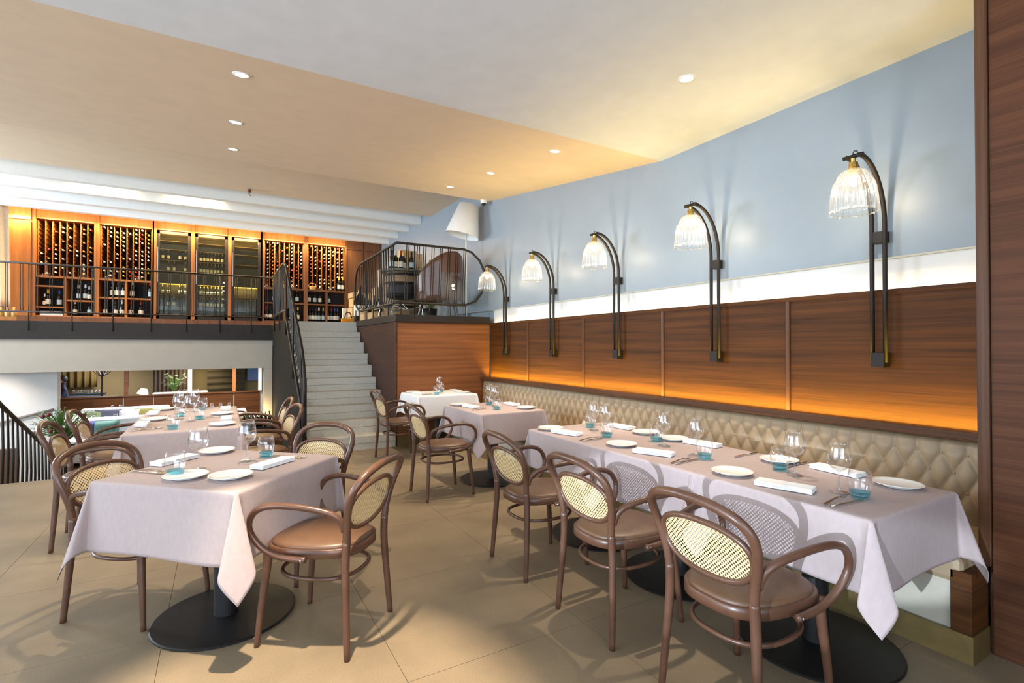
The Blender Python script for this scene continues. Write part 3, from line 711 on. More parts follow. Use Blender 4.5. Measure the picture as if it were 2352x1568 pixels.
for i in range(19):
    y = 7.28+i*.128
    for s in (-.017, .017):
        zt = nos(y)+.97 if y < 9.25 else 2.8; zb = nos(y)+.15 if y < 9.2 else 2.0
        baluster(t, (X, y+s, zt), (X+.0, y+s+.03, zb), .0065, (.05, 0, -.01))
for i in range(16):
    y = 9.72+i*.128
    for s in (-.017, .017): baluster(t, (X, y+s, 2.82), (X, y+s, 2.0), .0065, (.02, .0, 0))
for y in (7.3, 8.2, 9.15): MB().tube([(X, y, nos(y)+.97), (X, y, nos(y)-.15)], .013, 8).build('post', bronze, t, smooth=True)
for y in (10.2, 11.2): MB().tube([(X, y, 2.82), (X, y, 1.7)], .013, 8).build('post', bronze, t, smooth=True)
MB().tube([(X, 7.02, -.02), (X, 7.02, .98)], .032, 12).build('newel_post', black, t, smooth=True)
t = thing('landing_railing', 'dark metal railing with rounded ends around the raised landing', 'railing', (0, 0, 0))
YF, XS = 6.935, 2.14
top = [(XS, 9.47, 2.42), (XS, 9.44, 2.60), (XS, 9.33, 2.76), (XS, 9.12, 2.845), (XS, 8.9, 2.855), (XS, 7.1, 2.855), (XS, YF, 2.855), (2.3, YF, 2.855), (3.18, YF, 2.855), (3.30, YF, 2.82), (3.43, YF, 2.71), (3.51, YF, 2.55), (3.52, YF, 2.40), (3.47, YF, 2.22), (3.36, YF, 2.08), (3.20, YF, 2.02), (3.0, YF, 2.015), (2.3, YF, 2.015), (XS, YF, 2.015), (XS, 7.1, 2.015), (XS, 8.9, 2.015), (XS, 9.15, 2.03), (XS, 9.34, 2.11), (XS, 9.44, 2.25), (XS, 9.47, 2.42)]
def fillet(p):
    q = []
    for a, b in zip(p[:-1], p[1:]): q.append(a)
    return q
MB().tube(top[:-1], .0175, 8, closed=True).build('handrail_loop', bronze, t, smooth=True)
for i in range(8):
    x = 2.30+i*.1265
    if abs(x-2.42) < .02: x += .03
    for s in (-.016, .016): baluster(t, (x+s, YF, 2.84), (x+s-.012, YF, 2.02), .0062, (-.018, 0, 0))
for i in range(17):
    y = 7.10+i*.127
    zt, zb = (2.84, 2.02) if y < 9.0 else (2.80, 2.06)
    for s in (-.016, .016): baluster(t, (XS, y+s, zt), (XS, y+s, zb), .0062, (.02, .012, 0))
for x in (2.40, 3.2): MB().tube([(x, YF, 2.85 if x < 3 else 2.02), (x, YF, 1.80)], .010, 8).build('post', bronze, t, smooth=True)
for x in (2.20, 2.62, 2.95): MB().tube([(x, YF, 2.02), (x, YF, 1.84)], .007, 8).build('post', bronze, t, smooth=True)
for y in (7.35, 7.75, 8.2, 8.65, 9.1, 9.4): MB().tube([(XS, y, 2.85 if y in (7.75, 8.65) else 2.05), (XS, y, 1.80)], .009, 8).build('post', bronze, t, smooth=True)
o = MB().box(2.75, 3.60, 6.965, 6.977, 1.85, 2.50).build('glass_screen', windowglass); tag(o, 'low clear glass screen behind the rounded end of the landing railing', 'glass screen')
t = thing('lower_stair_railing', 'dark slatted railing of the stairs leading down, far left', 'railing', (0, 0, 0))
XR = -1.93; rz = lambda y: .80-(y-7.06)*.447
MB().tube([(XR, 6.3, 1.0), (XR, 6.9, .88), (XR, 7.1, rz(7.1)), (XR, 9.6, rz(9.6))], .022, 8).build('handrail', bronze, t, smooth=True)
MB().tube([(XR, 7.06, -.05), (XR, 9.6, rz(9.6)-.85)], .016, 8).build('bottom_rail', bronze, t, smooth=True)
for i in range(17):
    y = 7.10+i*.15
    MB().tube([(XR, y, rz(y)), (XR+.01, y, rz(y)-.45), (XR, y+.02, rz(y)-.85)], .012, 6).build('baluster', bronze, t, smooth=True)
for i in range(8):
    MB().box(-3.4, XR-.05, 7.06+i*.28, 7.06+i*.28+.30, -.18*(i+1)-.05, -.18*(i+1)).build('trim_2', stairstone, kind='structure')

MB().box(-7.9, -2.62, 10.2, 10.3, -1.2, -.12).build('trim_3', seatl, kind='structure')

# ------------------------------------------------------------------ wine wall on the balcony
YC, YB = 13.0, 13.5
def cabinet(name, lab, x0, x1, group=None, cat='cabinet'):
    t = thing(name, lab, cat, (0, 0, 0), 0, group); t.location = ((x0+x1)/2, YC, 1.975)
    return t
def pp(m, name, mt, t, **kw):
    o = m.build(name, mt, t, **kw); o.location = -t.location; return o
up_l = veneer('amber upright wood', (128, 78, 38), (178, 116, 62), 'v', .4, 14.)  # amber veneer with vertical grain
bcaps = {'white': (236, 232, 220), 'red': (170, 34, 34), 'gold': (222, 180, 70), 'pale': (200, 200, 210), 'orange': (214, 120, 60), 'black': (40, 36, 40), 'green': (60, 110, 50), 'blue': (50, 90, 160)}
capm = {k: mat(k+' foil capsule', v, .35, .1) for k, v in bcaps.items()}
labm = mat('paper bottle label', (226, 222, 208), .7); labb = mat('pale blue bottle label', (176, 198, 208), .7)
BP = [(0, 0), (.034, 0), (.038, .004), (.038, .185), (.034, .205), (.018, .228), (.0145, .24), (.0145, .30), (.0155, .302), (.0155, .312), (0, .313)]
bottle_me = MB().lathe(BP, 14).build('wine_bottle', blackg, smooth=True); me_b = bottle_me.data; bpy.data.objects.remove(bottle_me)
def capmesh(r=.0165):
    o = MB().lathe([(.0172, .246), (.0168, .312), (.012, .3165), (0, .317)], 12).build('capsule', None, smooth=True); m = o.data; bpy.data.objects.remove(o); return m
lay = {}
def lying(x, z, col, lab, group):
    """bottle lying neck out towards -y"""
    if col not in lay:
        m = me_b.copy(); m.materials.append(capm[col])
        for p in m.polygons:
            if p.center.z > .24: p.material_index = 1
        lay[col] = m
    o = bpy.data.objects.new('wine_bottle', lay[col]); COL.objects.link(o)
    o.location = (x, YC+.345, z); o.rotation_euler = (R(90), 0, 0)
    return tag(o, lab, 'bottle', group)
st_me = {}
def standing(x, y, z, col='black', lm='w', s=1., lab='', group='bottles standing on the lower shelves'):
    key = (col, lm)
    t = bpy.data.objects.new('wine_bottle', me_b); COL.objects.link(t); t.location = (x, y, z); t.scale = (s, s, s)
    tag(t, lab, 'bottle', group)
    if key not in st_me:
        a = MB().lathe([(.0172, .246), (.0168, .312), (.012, .3165), (0, .317)], 12).build('capsule', capm[col], smooth=True)
        b = MB().lathe([(.0385, .05), (.0385, .135)], 14).build('label', labm if lm == 'w' else labb, smooth=True)
        st_me[key] = (a.data, b.data); bpy.data.objects.remove(a); bpy.data.objects.remove(b)
    for nm, me in zip(('capsule', 'label'), st_me[key]):
        c = bpy.data.objects.new(nm, me); COL.objects.link(c); c.parent = t
    return t
RACKS = [(-3.09, -2.197, .42, 'leftmost rack', [2.585, 2.175], [2.317], ['white', 'gold', 'gold', 'white', 'pale', 'red', 'orange'], 1),
         (-2.128, -1.249, .58, 'rack left of the coolers', [2.40], [2.40], ['white', 'white', 'gold', 'pale', 'red', 'white'], 2),
         (.874, 1.751, .80, 'rack right of the coolers', [2.43], [2.43], ['white', 'orange', 'red', 'gold', 'white', 'white', 'pale'], 3),
         (1.82, 2.696, .70, 'rightmost rack', [2.43], [2.43], ['red', 'white', 'white', 'orange', 'gold', 'white'], 4)]
for x0, x1, occ, nm, shl, shr, cols, seed in RACKS:
    rnd = random.Random(seed); t = cabinet('wine_rack', 'tall wooden wine cabinet with bottle slots above open shelves, '+nm, x0, x1, 'wine racks on the balcony')
    wd = wood_v if seed < 3 else wood_vd
    pp(MB().box(x0-.034, x0+.004, YC-.02, YB, 1.975, 4.2), 'side_panel', up_l if seed < 3 else wd, t)
    pp(MB().box(x1-.004, x1+.034, YC-.02, YB, 1.975, 4.2), 'side_panel', up_l if seed < 3 else wd, t)
    pp(MB().box(x0, x1, YC, YB, 3.872, 4.2), 'header', wood_v, t)
    pp(MB().box(x0, x1, YB-.02, YB, 1.98, 3.88), 'back_panel', rackdark if seed < 3 else darkback, t)
    pp(MB().box(x0, x1, YC-.005, YB-.02, 2.735, 2.772), 'shelf', wd, t); pp(MB().box(x0, x1, YC-.005, YB-.02, 1.975, 2.0), 'shelf', wd, t)
    xm = (x0+x1)/2; pp(MB().box(xm-.02, xm+.02, YC, YB-.02, 2.0, 2.735), 'divider', wd, t)
    for z in shl: pp(MB().box(x0, xm-.02, YC+.01, YB-.02, z-.03, z), 'shelf', wd, t)
    for z in shr: pp(MB().box(xm+.02, x1, YC+.01, YB-.02, z-.03, z), 'shelf', wd, t)
    w = (x1-x0-.04)/8; pegs = MB()
    for k in range(9):
        xx = x0+.02+w*k
        pp(MB().box(xx-.007, xx+.007, YC+.09, YB-.03, 2.772, 3.862), 'slat', wood_v, t)
        if k < 8:
            for j in range(12): pegs.box(xx+.007, xx+.022, YC+.09, YB-.05, 2.80+.0885*j, 2.808+.0885*j)
    pp(pegs, 'bottle_rests', wood_v, t, kind='stuff')
    for k in range(8):
        cur = rnd.choice(cols); oc = occ*rnd.choice((.6, 1, 1, 1.25))
        for j in range(12):
            if rnd.random() < .35: cur = rnd.choice(cols)
            if rnd.random() > oc: continue
            lying(x0+.02+w*(k+.5)+.004, 2.852+.0885*j, cur, cur+' capped wine bottle lying neck out in the '+nm, cur+' capped bottles in the '+nm)
wtop = light
for x0, x1 in ((-3.5, -3.15), (-3.09, -2.2), (-2.13, -1.25), (-1.17, -.56), (-.49, .13), (.21, .80), (.87, 1.75), (1.82, 2.70)):
    light('cabinet_light', 'AREA', ((x0+x1)/2, YC-.10, 3.90), (9 if x0 < -3.4 else 17) if x1 < 1 else 17, (1, .68, .34), (0, R(0), 0), shape='RECTANGLE', size=x1-x0-.1, size_y=.06)
    light('header_light', 'AREA', ((x0+x1)/2, YC-.30, 3.93), 2.6, (1, .66, .30), (R(75), 0, 0), shape='RECTANGLE', size=x1-x0-.1, size_y=.05)
# coolers
ylit = mat('cooler shelf', (150, 130, 80), .5)
clab = ['leftmost glass fronted wine cooler, labelled bottles on its shelves', 'middle glass fronted wine cooler with rows of white labelled bottles', 'rightmost glass fronted wine cooler, nearly empty']
CO = [(-1.174, -.559), (-.486, .135), (.212, .802)]
for i, (x0, x1) in enumerate(CO):
    t = cabinet('wine_cooler', clab[i], x0, x1, 'glass fronted wine coolers', 'wine cooler')
    pp(MB().box(x0, x0+.012, YC+.02, YB, 1.98, 3.85).box(x1-.012, x1, YC+.02, YB, 1.98, 3.85).box(x0, x1, YB-.02, YB, 1.98, 3.85).box(x0, x1, YC+.02, YB, 3.83, 3.85).box(x0, x1, YC+.02, YB, 1.98, 2.0), 'body', mat('olive cooler lining', (112, 104, 74), .6), t)
    pp(MB().box(x0, x1, YC, YB, 3.872, 4.2), 'header', wood_v, t)
    pp(MB().box(x0-.07, x0, YC-.02, YB, 1.975, 4.2), 'side_panel', up_l, t)
    f = pp(MB().box(x0, x0+.055, YC-.012, YC+.02, 1.99, 3.85).box(x1-.055, x1, YC-.012, YC+.02, 1.99, 3.85).box(x0, x1, YC-.012, YC+.02, 3.79, 3.85).box(x0, x1, YC-.012, YC+.02, 1.99, 2.10), 'door', bronze, t)
    p = MB().box(x0+.05, x1-.05, YC-.002, YC+.004, 2.09, 3.80).build('pane', fridgeglass, f)
    h = MB().cyl((x0+.028, YC-.035, 2.75), .008, .75, 8).build('handle', stainless, f)
    for z in (2.25, 2.50, 2.75, 3.0, 3.25, 3.48, 3.66): pp(MB().box(x0+.02, x1-.02, YC+.04, YB-.04, z-.008, z), 'shelf', ylit, t)
    light('cooler_light', 'AREA', ((x0+x1)/2, YC+.09, 3.80), 15, (1, .82, .46), (R(-14), 0, 0), shape='RECTANGLE', size=.45, size_y=.05)
    light('cooler_light', 'AREA', ((x0+x1)/2, YC+.07, 2.6), 7, (1, .82, .46), (R(180), 0, 0), shape='RECTANGLE', size=.45, size_y=.05)
    n = (5, 7, 0)[i]
    for z in (2.25, 2.5, 3.0, 3.25)[:(4 if i < 2 else 0)]:
        for k in range(n if z != 2.25 or i == 1 else 3):
            x = x0+.10+(x1-x0-.2)*k/(n-1)
            if i == 0 and (k+int(z*4)) % 3 == 0: continue
            standing(x, YC+.10, z, 'gold' if k % 2 else 'pale', 'w', .75, 'labelled bottle behind the glass of the %s wine cooler' % ('leftmost', 'middle')[i], 'bottles in the %s wine cooler' % ('leftmost', 'middle')[i])
# cupboards at both ends
for x0, x1, lab, wd in ((-3.53, -3.124, 'plain wooden cupboard door at the curtain end of the wine wall', wood_v), (2.73, 3.165, 'brown wooden cupboard just right of the wine racks', wood_vd), (3.165, 3.60, 'brown wooden cupboard in the corner behind the landing', wood_vd)):
    t = cabinet('tall_cupboard', lab, x0, x1, 'tall cupboards', 'cupboard')
    pp(MB().box(x0, x1, YC+.02, YB, 1.975, 4.2), 'body', wd, t); pp(MB().box(x0+.006, x1-.03, YC-.004, YC+.02, 1.985, 3.80), 'door', wd, t); pp(MB().box(x0+.006, x1-.03, YC-.004, YC+.02, 3.83, 4.2), 'header', wd, t)
# bottles standing on the open shelves
SH = 'on the open shelves of the leftmost wine rack'
for x, z, c, l, s, lab in ((-2.93, 2.175, 'gold', 'w', 1.1, 'amber topped bottle '), (-2.98, 2.175, 'white', 'w', .8, 'small white labelled bottle '), (-2.76, 2.175, 'blue', 'b', 1.05, 'blue capped bottle '),
                           (-2.47, 2.317, 'white', 'b', 1., 'white capped rosy bottle '), (-2.36, 2.317, 'pale', 'b', 1.05, 'pale bottle in a cluster '), (-2.30, 2.317, 'pale', 'w', .95, 'clear bottle in a cluster '), (-2.52, 2.0, 'white', 'w', 1., 'squat labelled bottle on the bottom board '), (-2.29, 2.0, 'black', 'b', 1.05, 'dark bottle on the bottom board ')):
    standing(x, YC+.14, z, c, l, s, lab+SH)
SH = 'below the wine rack left of the coolers'
for i, (x, z, c, l) in enumerate(((-1.93, 2.40, 'blue', 'w'), (-1.84, 2.40, 'black', 'w'), (-1.74, 2.40, 'black', 'w'), (-1.60, 2.40, 'white', 'w'), (-1.29, 2.40, 'red', 'b'), (-2.04, 2.0, 'black', 'w'), (-1.88, 2.0, 'black', 'w'), (-1.77, 2.0, 'white', 'w'), (-1.62, 2.0, 'red', 'w'), (-1.45, 2.0, 'red', 'w'))):
    standing(x, YC+.14, z, c, l, 1.15, '%s capped bottle standing %s, %s shelf' % (c, SH, 'upper' if z > 2.2 else 'lower'), 'bottles standing '+SH)
SH = 'below the wine rack right of the coolers'
for x, z, c, l in ((.93, 2.0, 'red', 'w'), (1.45, 2.43, 'black', 'w'), (1.60, 2.43, 'blue', 'b'), (1.46, 2.0, 'white', 'w'), (1.54, 2.0, 'orange', 'w'), (1.62, 2.0, 'gold', 'w'), (1.02, 2.0, 'black', 'w'), (1.10, 2.43, 'black', 'b')):
    standing(x, YC+.13, z, c, l, 1.1, '%s capped bottle standing %s, %s shelf' % (c, SH, 'upper' if z > 2.2 else 'lower'), 'bottles standing '+SH)
SH = 'below the rightmost wine rack'
for x, z, c, l in ((1.87, 2.43, 'black', 'w'), (2.0, 2.43, 'black', 'b'), (2.12, 2.43, 'black', 'w'), (2.33, 2.43, 'black', 'b'), (1.88, 2.0, 'black', 'b'), (1.96, 2.0, 'black', 'w'), (2.03, 2.0, 'black', 'b'), (2.10, 2.0, 'white', 'b'), (2.2, 2.0, 'gold', 'b'), (2.31, 2.0, 'black', 'w'), (2.39, 2.0, 'red', 'b'), (2.47, 2.0, 'blue', 'w'), (2.54, 2.0, 'blue', 'b')):
    standing(x, YC+.13, z, c, l, 1.1, '%s capped bottle standing %s, %s shelf' % (c, SH, 'upper' if z > 2.2 else 'lower'), 'bottles standing '+SH)
for x, lab in ((2.56, 'white labelled bottle at the end of the rightmost rack ledge, inner one'), (2.64, 'white labelled bottle at the end of the rightmost rack ledge, outer one')):
    standing(x, YC+.04, 2.772, 'gold', 'w', 1.1, lab)
# decanters and baskets on the ledge
def decanter(x, lab, tall=1.):
    t = thing('decanter', lab, 'decanter', (x, YC+.045, 2.772), 0, 'glass decanters on the wine rack ledge')
    MB().lathe([(0, .002), (.085, .002), (.10, .012), (.06, .05), (.025, .075), (.016, .12*tall), (.022, .22*tall)], 20).build('body', glass, t, smooth=True)
    MB().ball((0, 0, .235*tall), .02).build('stopper', glass, t, smooth=True)
for x, lab in ((-2.93, 'wide glass decanter at the curtain end of the ledge'), (-2.37, 'glass decanter on the ledge before the leftmost rack, right half'), (-1.98, 'glass decanter on the ledge left of the coolers, nearer the curtain'), (-1.48, 'glass decanter on the ledge left of the coolers, next to them'), (.95, 'glass decanter on the ledge just right of the coolers'), (1.5, 'tall glass decanter beside the wicker basket ledge'), (2.10, 'pink stoppered glass decanter on the rightmost ledge'), (2.36, 'teal stoppered glass decanter on the rightmost ledge')):
    decanter(x, lab, 1.1)
wick = mat('pale wicker', (206, 166, 96), .7, var=.15, scale=120, bump=.5)
for x, lab in ((1.93, 'pale wicker basket on the ledge of the rightmost rack'), (1.26, 'pale wicker basket on the ledge behind the stair railing top')):
    t = thing('wicker_basket', lab, 'basket', (x, YC+.04, 2.772))
    MB().lathe([(0, .004), (.075, .004), (.095, .07), (.09, .075), (.07, .012), (0, .012)], 20).build('body', wick, t)
    MB().tube([(-.09, 0, .07), (-.07, 0, .13), (0, 0, .155), (.07, 0, .13), (.09, 0, .07)], .008, 8, sub=4).build('handle', wick, t, smooth=True)
t = thing('book_stack', 'stack of pale books on the lowest shelf of the leftmost rack', 'books', (-2.86, YC+.10, 2.0))
for k in range(3): MB().box(-.16, .18-.01*k, -.09, .1, .028*k, .028*k+.026).build('book', mat('book cover %d' % k, ((205, 205, 205), (90, 100, 100), (180, 180, 175))[k], .5), t)
t = thing('curtain', 'cream curtain hanging at the left end of the balcony', 'curtain', (0, 0, 0))
o = MB().grid(lambda u, v: (-4.2+u*.86+.04*(1-v)*u, 12.45+.035*math.sin(u*34)+.02*math.sin(u*13+1), 2.12+1.83*v), 60, 12).build('cloth', curtainm, t, smooth=True, solid=.004)
t = thing('bottle_crate', 'small clear crate of bottles below the curtain', 'crate', (-3.32, 12.2, 1.84))
MB().box(-.22, .22, -.15, .15, 0, .02).box(-.22, .22, -.16, -.15, 0, .08).build('tray', wood_v, t)
for k in range(5): MB().lathe([(0, .02), (.035, .02), (.036, .17), (.015, .2), (.015, .25), (0, .25)], 10, (-.17+.085*k, -.1, 0)).build('bottle', mat('amber bottle', (190, 150, 80), .3), t, smooth=True)

# ------------------------------------------------------------------ on the raised landing
t = thing('floor_lamp', 'tall floor lamp with a large tilted white shade on the landing', 'lamp', (3.36, 7.27, ZM))
MB().cyl((0, 0, 0), .16, .02, 28).build('base', whitep, t)
MB().tube([(0, 0, .02), (0, 0, 1.62)], .014, 10).build('pole', whitep, t, smooth=True)
s = MB().lathe([(.268, 0), (.158, .49), (.155, .49), (.265, 0)], 40).build('shade', white, t, smooth=True); s.location = (-.07, 0, 1.31); s.rotation_euler = (0, R(13), R(-30))
t = thing('armchair', 'brown hide armchair with a curved sloping back on the landing', 'armchair', (2.98, 7.48, ZM), R(-20))
MB().grid(lambda u, v: (.36*math.cos(PI*(1.02+.96*u))*(1+.05*v), .33*math.sin(PI*(1.02+.96*u))-.05*v, .28+v*(.22+.52*math.sin(PI*min(1, max(0, u*.80))**1.25)**.9)), 30, 8).build('back_shell', hidem, t, smooth=True, solid=.05)
MB().box(-.30, .30, -.28, .26, .26, .42).build('seat', hidem, t, bevel=.04)
for sx in (-1, 1):
    for sy in (-1, 1): MB().tube([(sx*.24, sy*.22, .27), (sx*.30, sy*.28, 0)], .013, 8).build('leg', black, t, smooth=True)
t = thing('chrome_chair', 'black shell chair on bent chrome legs behind the landing railing', 'chair', (2.46, 7.74, ZM), R(10))
MB().grid(lambda u, v: (.24*math.cos(PI*(1+u)), .24*math.sin(PI*(1+u))-.03*v, .36+.16*v), 20, 5).build('back_shell', black, t, smooth=True, solid=.02)
MB().ball((0, 0, .36), .24, 20, 10, (1, 1, .28)).build('seat', black, t, smooth=True)
MB().tube([(-.27, -.24, 0), (-.23, -.2, .18), (0, -.2, .13), (.23, -.2, .18), (.27, -.24, 0)], .011, 8, sub=4).tube([(-.27, .24, 0), (-.23, .2, .18), (0, .2, .13), (.23, .2, .18), (.27, .24, 0)], .011, 8, sub=4).tube([(0, -.2, .14), (0, 0, .27), (0, .2, .14)], .012, 8).build('leg_frame', stainless, t, smooth=True)
BX, BY = 2.72, 8.55
t = thing('barrel_table', 'wooden barrel standing on end as a table for bottles on the landing', 'barrel', (BX, BY, ZM))
MB().lathe([(0, 0), (.25, 0), (.30, .2), (.325, .42), (.30, .66), (.26, .84), (0, .84)], 28).build('body', barrelm, t, smooth=True)
for z, r in ((.06, .272), (.22, .309), (.62, .309), (.77, .280)): MB().cyl((0, 0, z), r, .04, 28).build('hoop', black, t, smooth=True)
MB().cyl((0, 0, .84), .36, .035, 32).build('top', mat('grey green barrel top', (96, 100, 88), .5), t)
zt = ZM+.875
for i, (dx, dy_, c, l) in enumerate(((-.20, -.10, 'black', 'b'), (-.12, -.06, 'pale', 'w'), (-.04, -.10, 'red', 'w'), (.03, -.02, 'gold', 'w'), (.14, -.12, 'black', 'b'))):
    standing(BX+dx, BY+dy_, zt, c, l, 1.05, ['leftmost bottle', 'second bottle', 'red labelled bottle', 'gold capped bottle', 'rightmost bottle'][i]+' on the barrel table of the landing', 'bottles on the barrel table')
t = thing('bottle_box', 'tall pale wooden bottle box on the barrel table', 'box', (BX+.16, BY+.10, zt))
MB().box(-.16, .13, -.05, .10, 0, .38).build('body', crate, t, bevel=.003); MB().box(.135, .24, -.05, .10, 0, .34).build('lid', crate, t, bevel=.003)
rnd = random.Random(5)
cr = [(2.67, 11.3, 0, .45, .35, .20, 'bottom pale crate of the stack beside the stair top'), (2.67, 11.3, .205, .44, .35, .20, 'second pale crate of the stack beside the stair top'), (2.68, 11.3, .41, .44, .34, .20, 'third pale crate of the stack beside the stair top'), (2.66, 11.3, .615, .42, .34, .12, 'top pale crate of the stack beside the stair top'),
      (2.45, 9.3, 0, .46, .34, .17, 'low pale crate lying behind the landing side railing, stair end'), (2.50, 8.85, 0, .46, .34, .17, 'low pale crate lying behind the landing side railing, middle'), (2.75, 9.6, 0, .5, .4, .34, 'larger pale crate behind the barrel table'), (2.75, 9.6, .345, .48, .38, .33, 'upper pale crate behind the barrel table'), (2.85, 9.62, .68, .44, .36, .36, 'topmost pale crate behind the barrel table')]
for x, y, z, w, d, h, lab in cr:
    t = thing('wine_crate', lab, 'crate', (x, y, ZM+z), R(rnd.uniform(-4, 4)), 'pale wooden wine crates')
    n = 2
    for k in range(n): MB().box(-w/2, w/2, -d/2, -d/2+.012, h*k/n+.002, h*(k+1)/n-.002).build('plank', crate, t)
    MB().box(-w/2, w/2, d/2-.012, d/2, 0, h).box(-w/2, -w/2+.014, -d/2+.012, d/2-.012, 0, h).box(w/2-.014, w/2, -d/2+.012, d/2-.012, 0, h).box(-w/2, w/2, -d/2+.012, d/2-.012, 0, .012).box(-w/2, w/2, -d/2+.012, d/2-.012, h-.012, h).build('box', crate, t)
for i, (x, y) in enumerate(((2.34, 9.22), (2.45, 9.26), (2.55, 9.30), (2.42, 8.82), (2.54, 8.86))):
    o = standing(x, y, ZM+.172, ('gold', 'black', 'white', 'black', 'pale')[i], 'w', 1.05, 'dark bottle standing on a low crate behind the railing, %s' % ('stair end', 'second from the stairs', 'middle', 'near the barrel', 'next to the barrel')[i], 'bottles on the landing crates')
t = thing('big_bottle', 'oversized dark bottle at the stair end of the landing railing', 'bottle', (2.32, 9.85, ZM+.01))
MB().lathe([(0, 0), (.10, 0), (.115, .02), (.115, .42), (.09, .50), (.04, .58), (.034, .72), (0, .725)], 20).build('body', blackg, t, smooth=True)
MB().lathe([(.116, .14), (.116, .34)], 20).build('label', labm, t, smooth=True)
t = thing('gift_bag', 'orange bottle gift bag standing at the top of the stairs', 'bag', (2.34, 11.1, ZM))
MB().prism([(-.10, 0), (.10, 0), (.115, .16), (-.115, .16)], 'y', -.06, .06).build('body', mat('orange card', (214, 140, 24), .5), t)
MB().tube([(-.06, -.05, .16), (-.03, -.05, .27), (.05, -.05, .28), (.09, -.05, .17)], .012, 8, sub=4).build('handle', mat('dark ribbon', (60, 34, 24), .5), t, smooth=True)
t = thing('white_boxes', 'pair of slim white bottle boxes by the shelf end', 'box', (2.66, 12.85, 1.975))
MB().box(-.05, .03, 0, .09, 0, .36).build('body', mat('white card', (225, 215, 205), .6), t); MB().box(.04, .10, 0, .09, 0, .36).build('second_box', mat('cream card', (214, 198, 180), .6), t)
def leafy(loc, n, r, h, lab, seed, name='potted_plant', pot=True, mt=None, size=.10):
    t = thing(name, lab, 'plant', loc); rnd = random.Random(seed)
    if pot: MB().lathe([(0, 0), (.10, 0), (.13, .2), (.12, .2), (.1, .16), (0, .16)], 18).build('pot', bronze, t, smooth=True)
    st_ = MB()
    lm = MB().add([(0, 0, 0), (.3, .18, .06), (.7, .2, .04), (1, 0, -.12), (.7, -.2, .04), (.3, -.18, .06), (.5, 0, .0)], [(0, 1, 6), (1, 2, 6), (2, 3, 6), (3, 4, 6), (4, 5, 6), (5, 0, 6)]).build('leaf', mt or leafm, t)
    for i in range(n):
        a = rnd.uniform(0, 2*PI); q = rnd.random()**.6; z = h*rnd.uniform(.35, 1); p = (r*q*math.cos(a), r*q*math.sin(a), z)
        st_.tube([(0, 0, .15 if pot else 0), (p[0]*.5, p[1]*.5, z*.7), p], .004, 4)
        l = lm if i == 0 else cpy(lm, t)
        l.location = p; sc = size*rnd.uniform(.7, 1.3); l.scale = (sc, sc, sc); l.rotation_euler = (rnd.uniform(-.5, .5), rnd.uniform(-.7, .5), a+rnd.uniform(-.6, .6))
    st_.build('stems', leafm, t)
    return t
leafy((3.07, 8.10, ZM), 60, .20, .95, 'bushy green plant behind the brown armchair on the landing', 3, size=.13)

# ------------------------------------------------------------------ lower lounge seen below the balcony
ZL = -1.2
wlow = MB().box(-8, -2.62, 12.4, 12.6, ZL, .945).build('wall_left.001', plaster, kind='structure')
MB().tube([(-4.0, 12.36, -.12), (-2.66, 12.36, .23)], .022, 8).build('handrail', mat('grey handrail', (150, 142, 138), .4), wlow, smooth=True)
wback = MB().box(-8, 3.7, 19.06, 19.2, ZL, -.1).box(-8, 3.7, 19.06, 19.2, .75, 1.4).build('wall_back.001', cream, kind='structure')  # mirrors built as openings; their reflections are modelled behind
for a, b in ((-4.05, -3.24), (-3.22, -2.53), (-2.50, -1.79), (-1.76, -.7), (-.68, .38), (.41, 1.16)):
    MB().box(a, b, 19.02, 19.06, ZL+.1, -.12).build('wood_panel', wood_h, wback, bevel=.002)
MB().box(-4.1, 1.2, 18.97, 19.1, -.12, -.085).build('ledge', wood_trim, wback)
for x, w, mt in ((-4.05, .09, wood_v), (-2.50, .10, wood_hd), (-.88, .11, plaster), (.36, .09, up_l), (1.12, .10, plaster)):
    MB().box(x, x+w, 19.0, 19.12, -.085, .78).build('mullion', mt, wback)  # mirror frames, set between the openings
MB().box(-8, 3.7, 13.7, 22.2, .95, 1.2).build('ceiling.003', cream, kind='structure')
MB().box(-8, 3.7, 21.9, 22.1, ZL, 1.2).build('wall_back.002', mat('olive room wall', (128, 112, 74), .8), kind='structure')  # backdrop added behind the openings to model the mirror image
for x, y, e, c in ((-2.6, 14.6, 36, (1, .92, .85)), (-.6, 15.6, 40, (1, .92, .85)), (-2.2, 17.6, 40, (.9, .94, 1)), (.2, 18.0, 40, (1, .86, .7)), (-3.2, 20.6, 30, (.95, .92, 1)), (-.8, 20.6, 20, (1, .85, .6))):
    light('lounge_light', 'AREA', (x, y, .92), e, c, (0, 0, 0), shape='DISK', size=.6)
light('lounge_wall_wash', 'SPOT', (-3.4, 11.6, .9), 16, (1, .85, .7), (R(40), 0, R(10)), spot_size=R(110), spot_blend=.8)
light('bar_light', 'POINT', (.70, 11.66, .0), 7, (1, .72, .3), shadow_soft_size=.05)
clothes = [mat('grey blue pillow', (74, 78, 98), .85), mat('pale grey pillow', (190, 192, 206), .85), mat('olive pillow', (122, 118, 66), .85), mat('sage pillow', (120, 136, 104), .85), mat('teal pillow', (84, 128, 124), .85), mat('indigo pillow', (60, 56, 130), .85)]
sofam = mat('white sofa fabric', (214, 220, 228), .85)
def sofa(x0, x1, y, lab, rz=0):
    t = thing('sofa', lab, 'sofa', ((x0+x1)/2, y, ZL)); w = (x1-x0)/2
    MB().box(-w, w, .25, .5, 0, .98).build('backrest', sofam, t, bevel=.05); MB().box(-w, w, -.35, .25, .1, .58).build('seat', sofam, t, bevel=.05)
    for s in (-1, 1): MB().box(s*w-.07, s*w+.07, -.35, .4, 0, .7).build('armrest', sofam, t, bevel=.04)
    return t
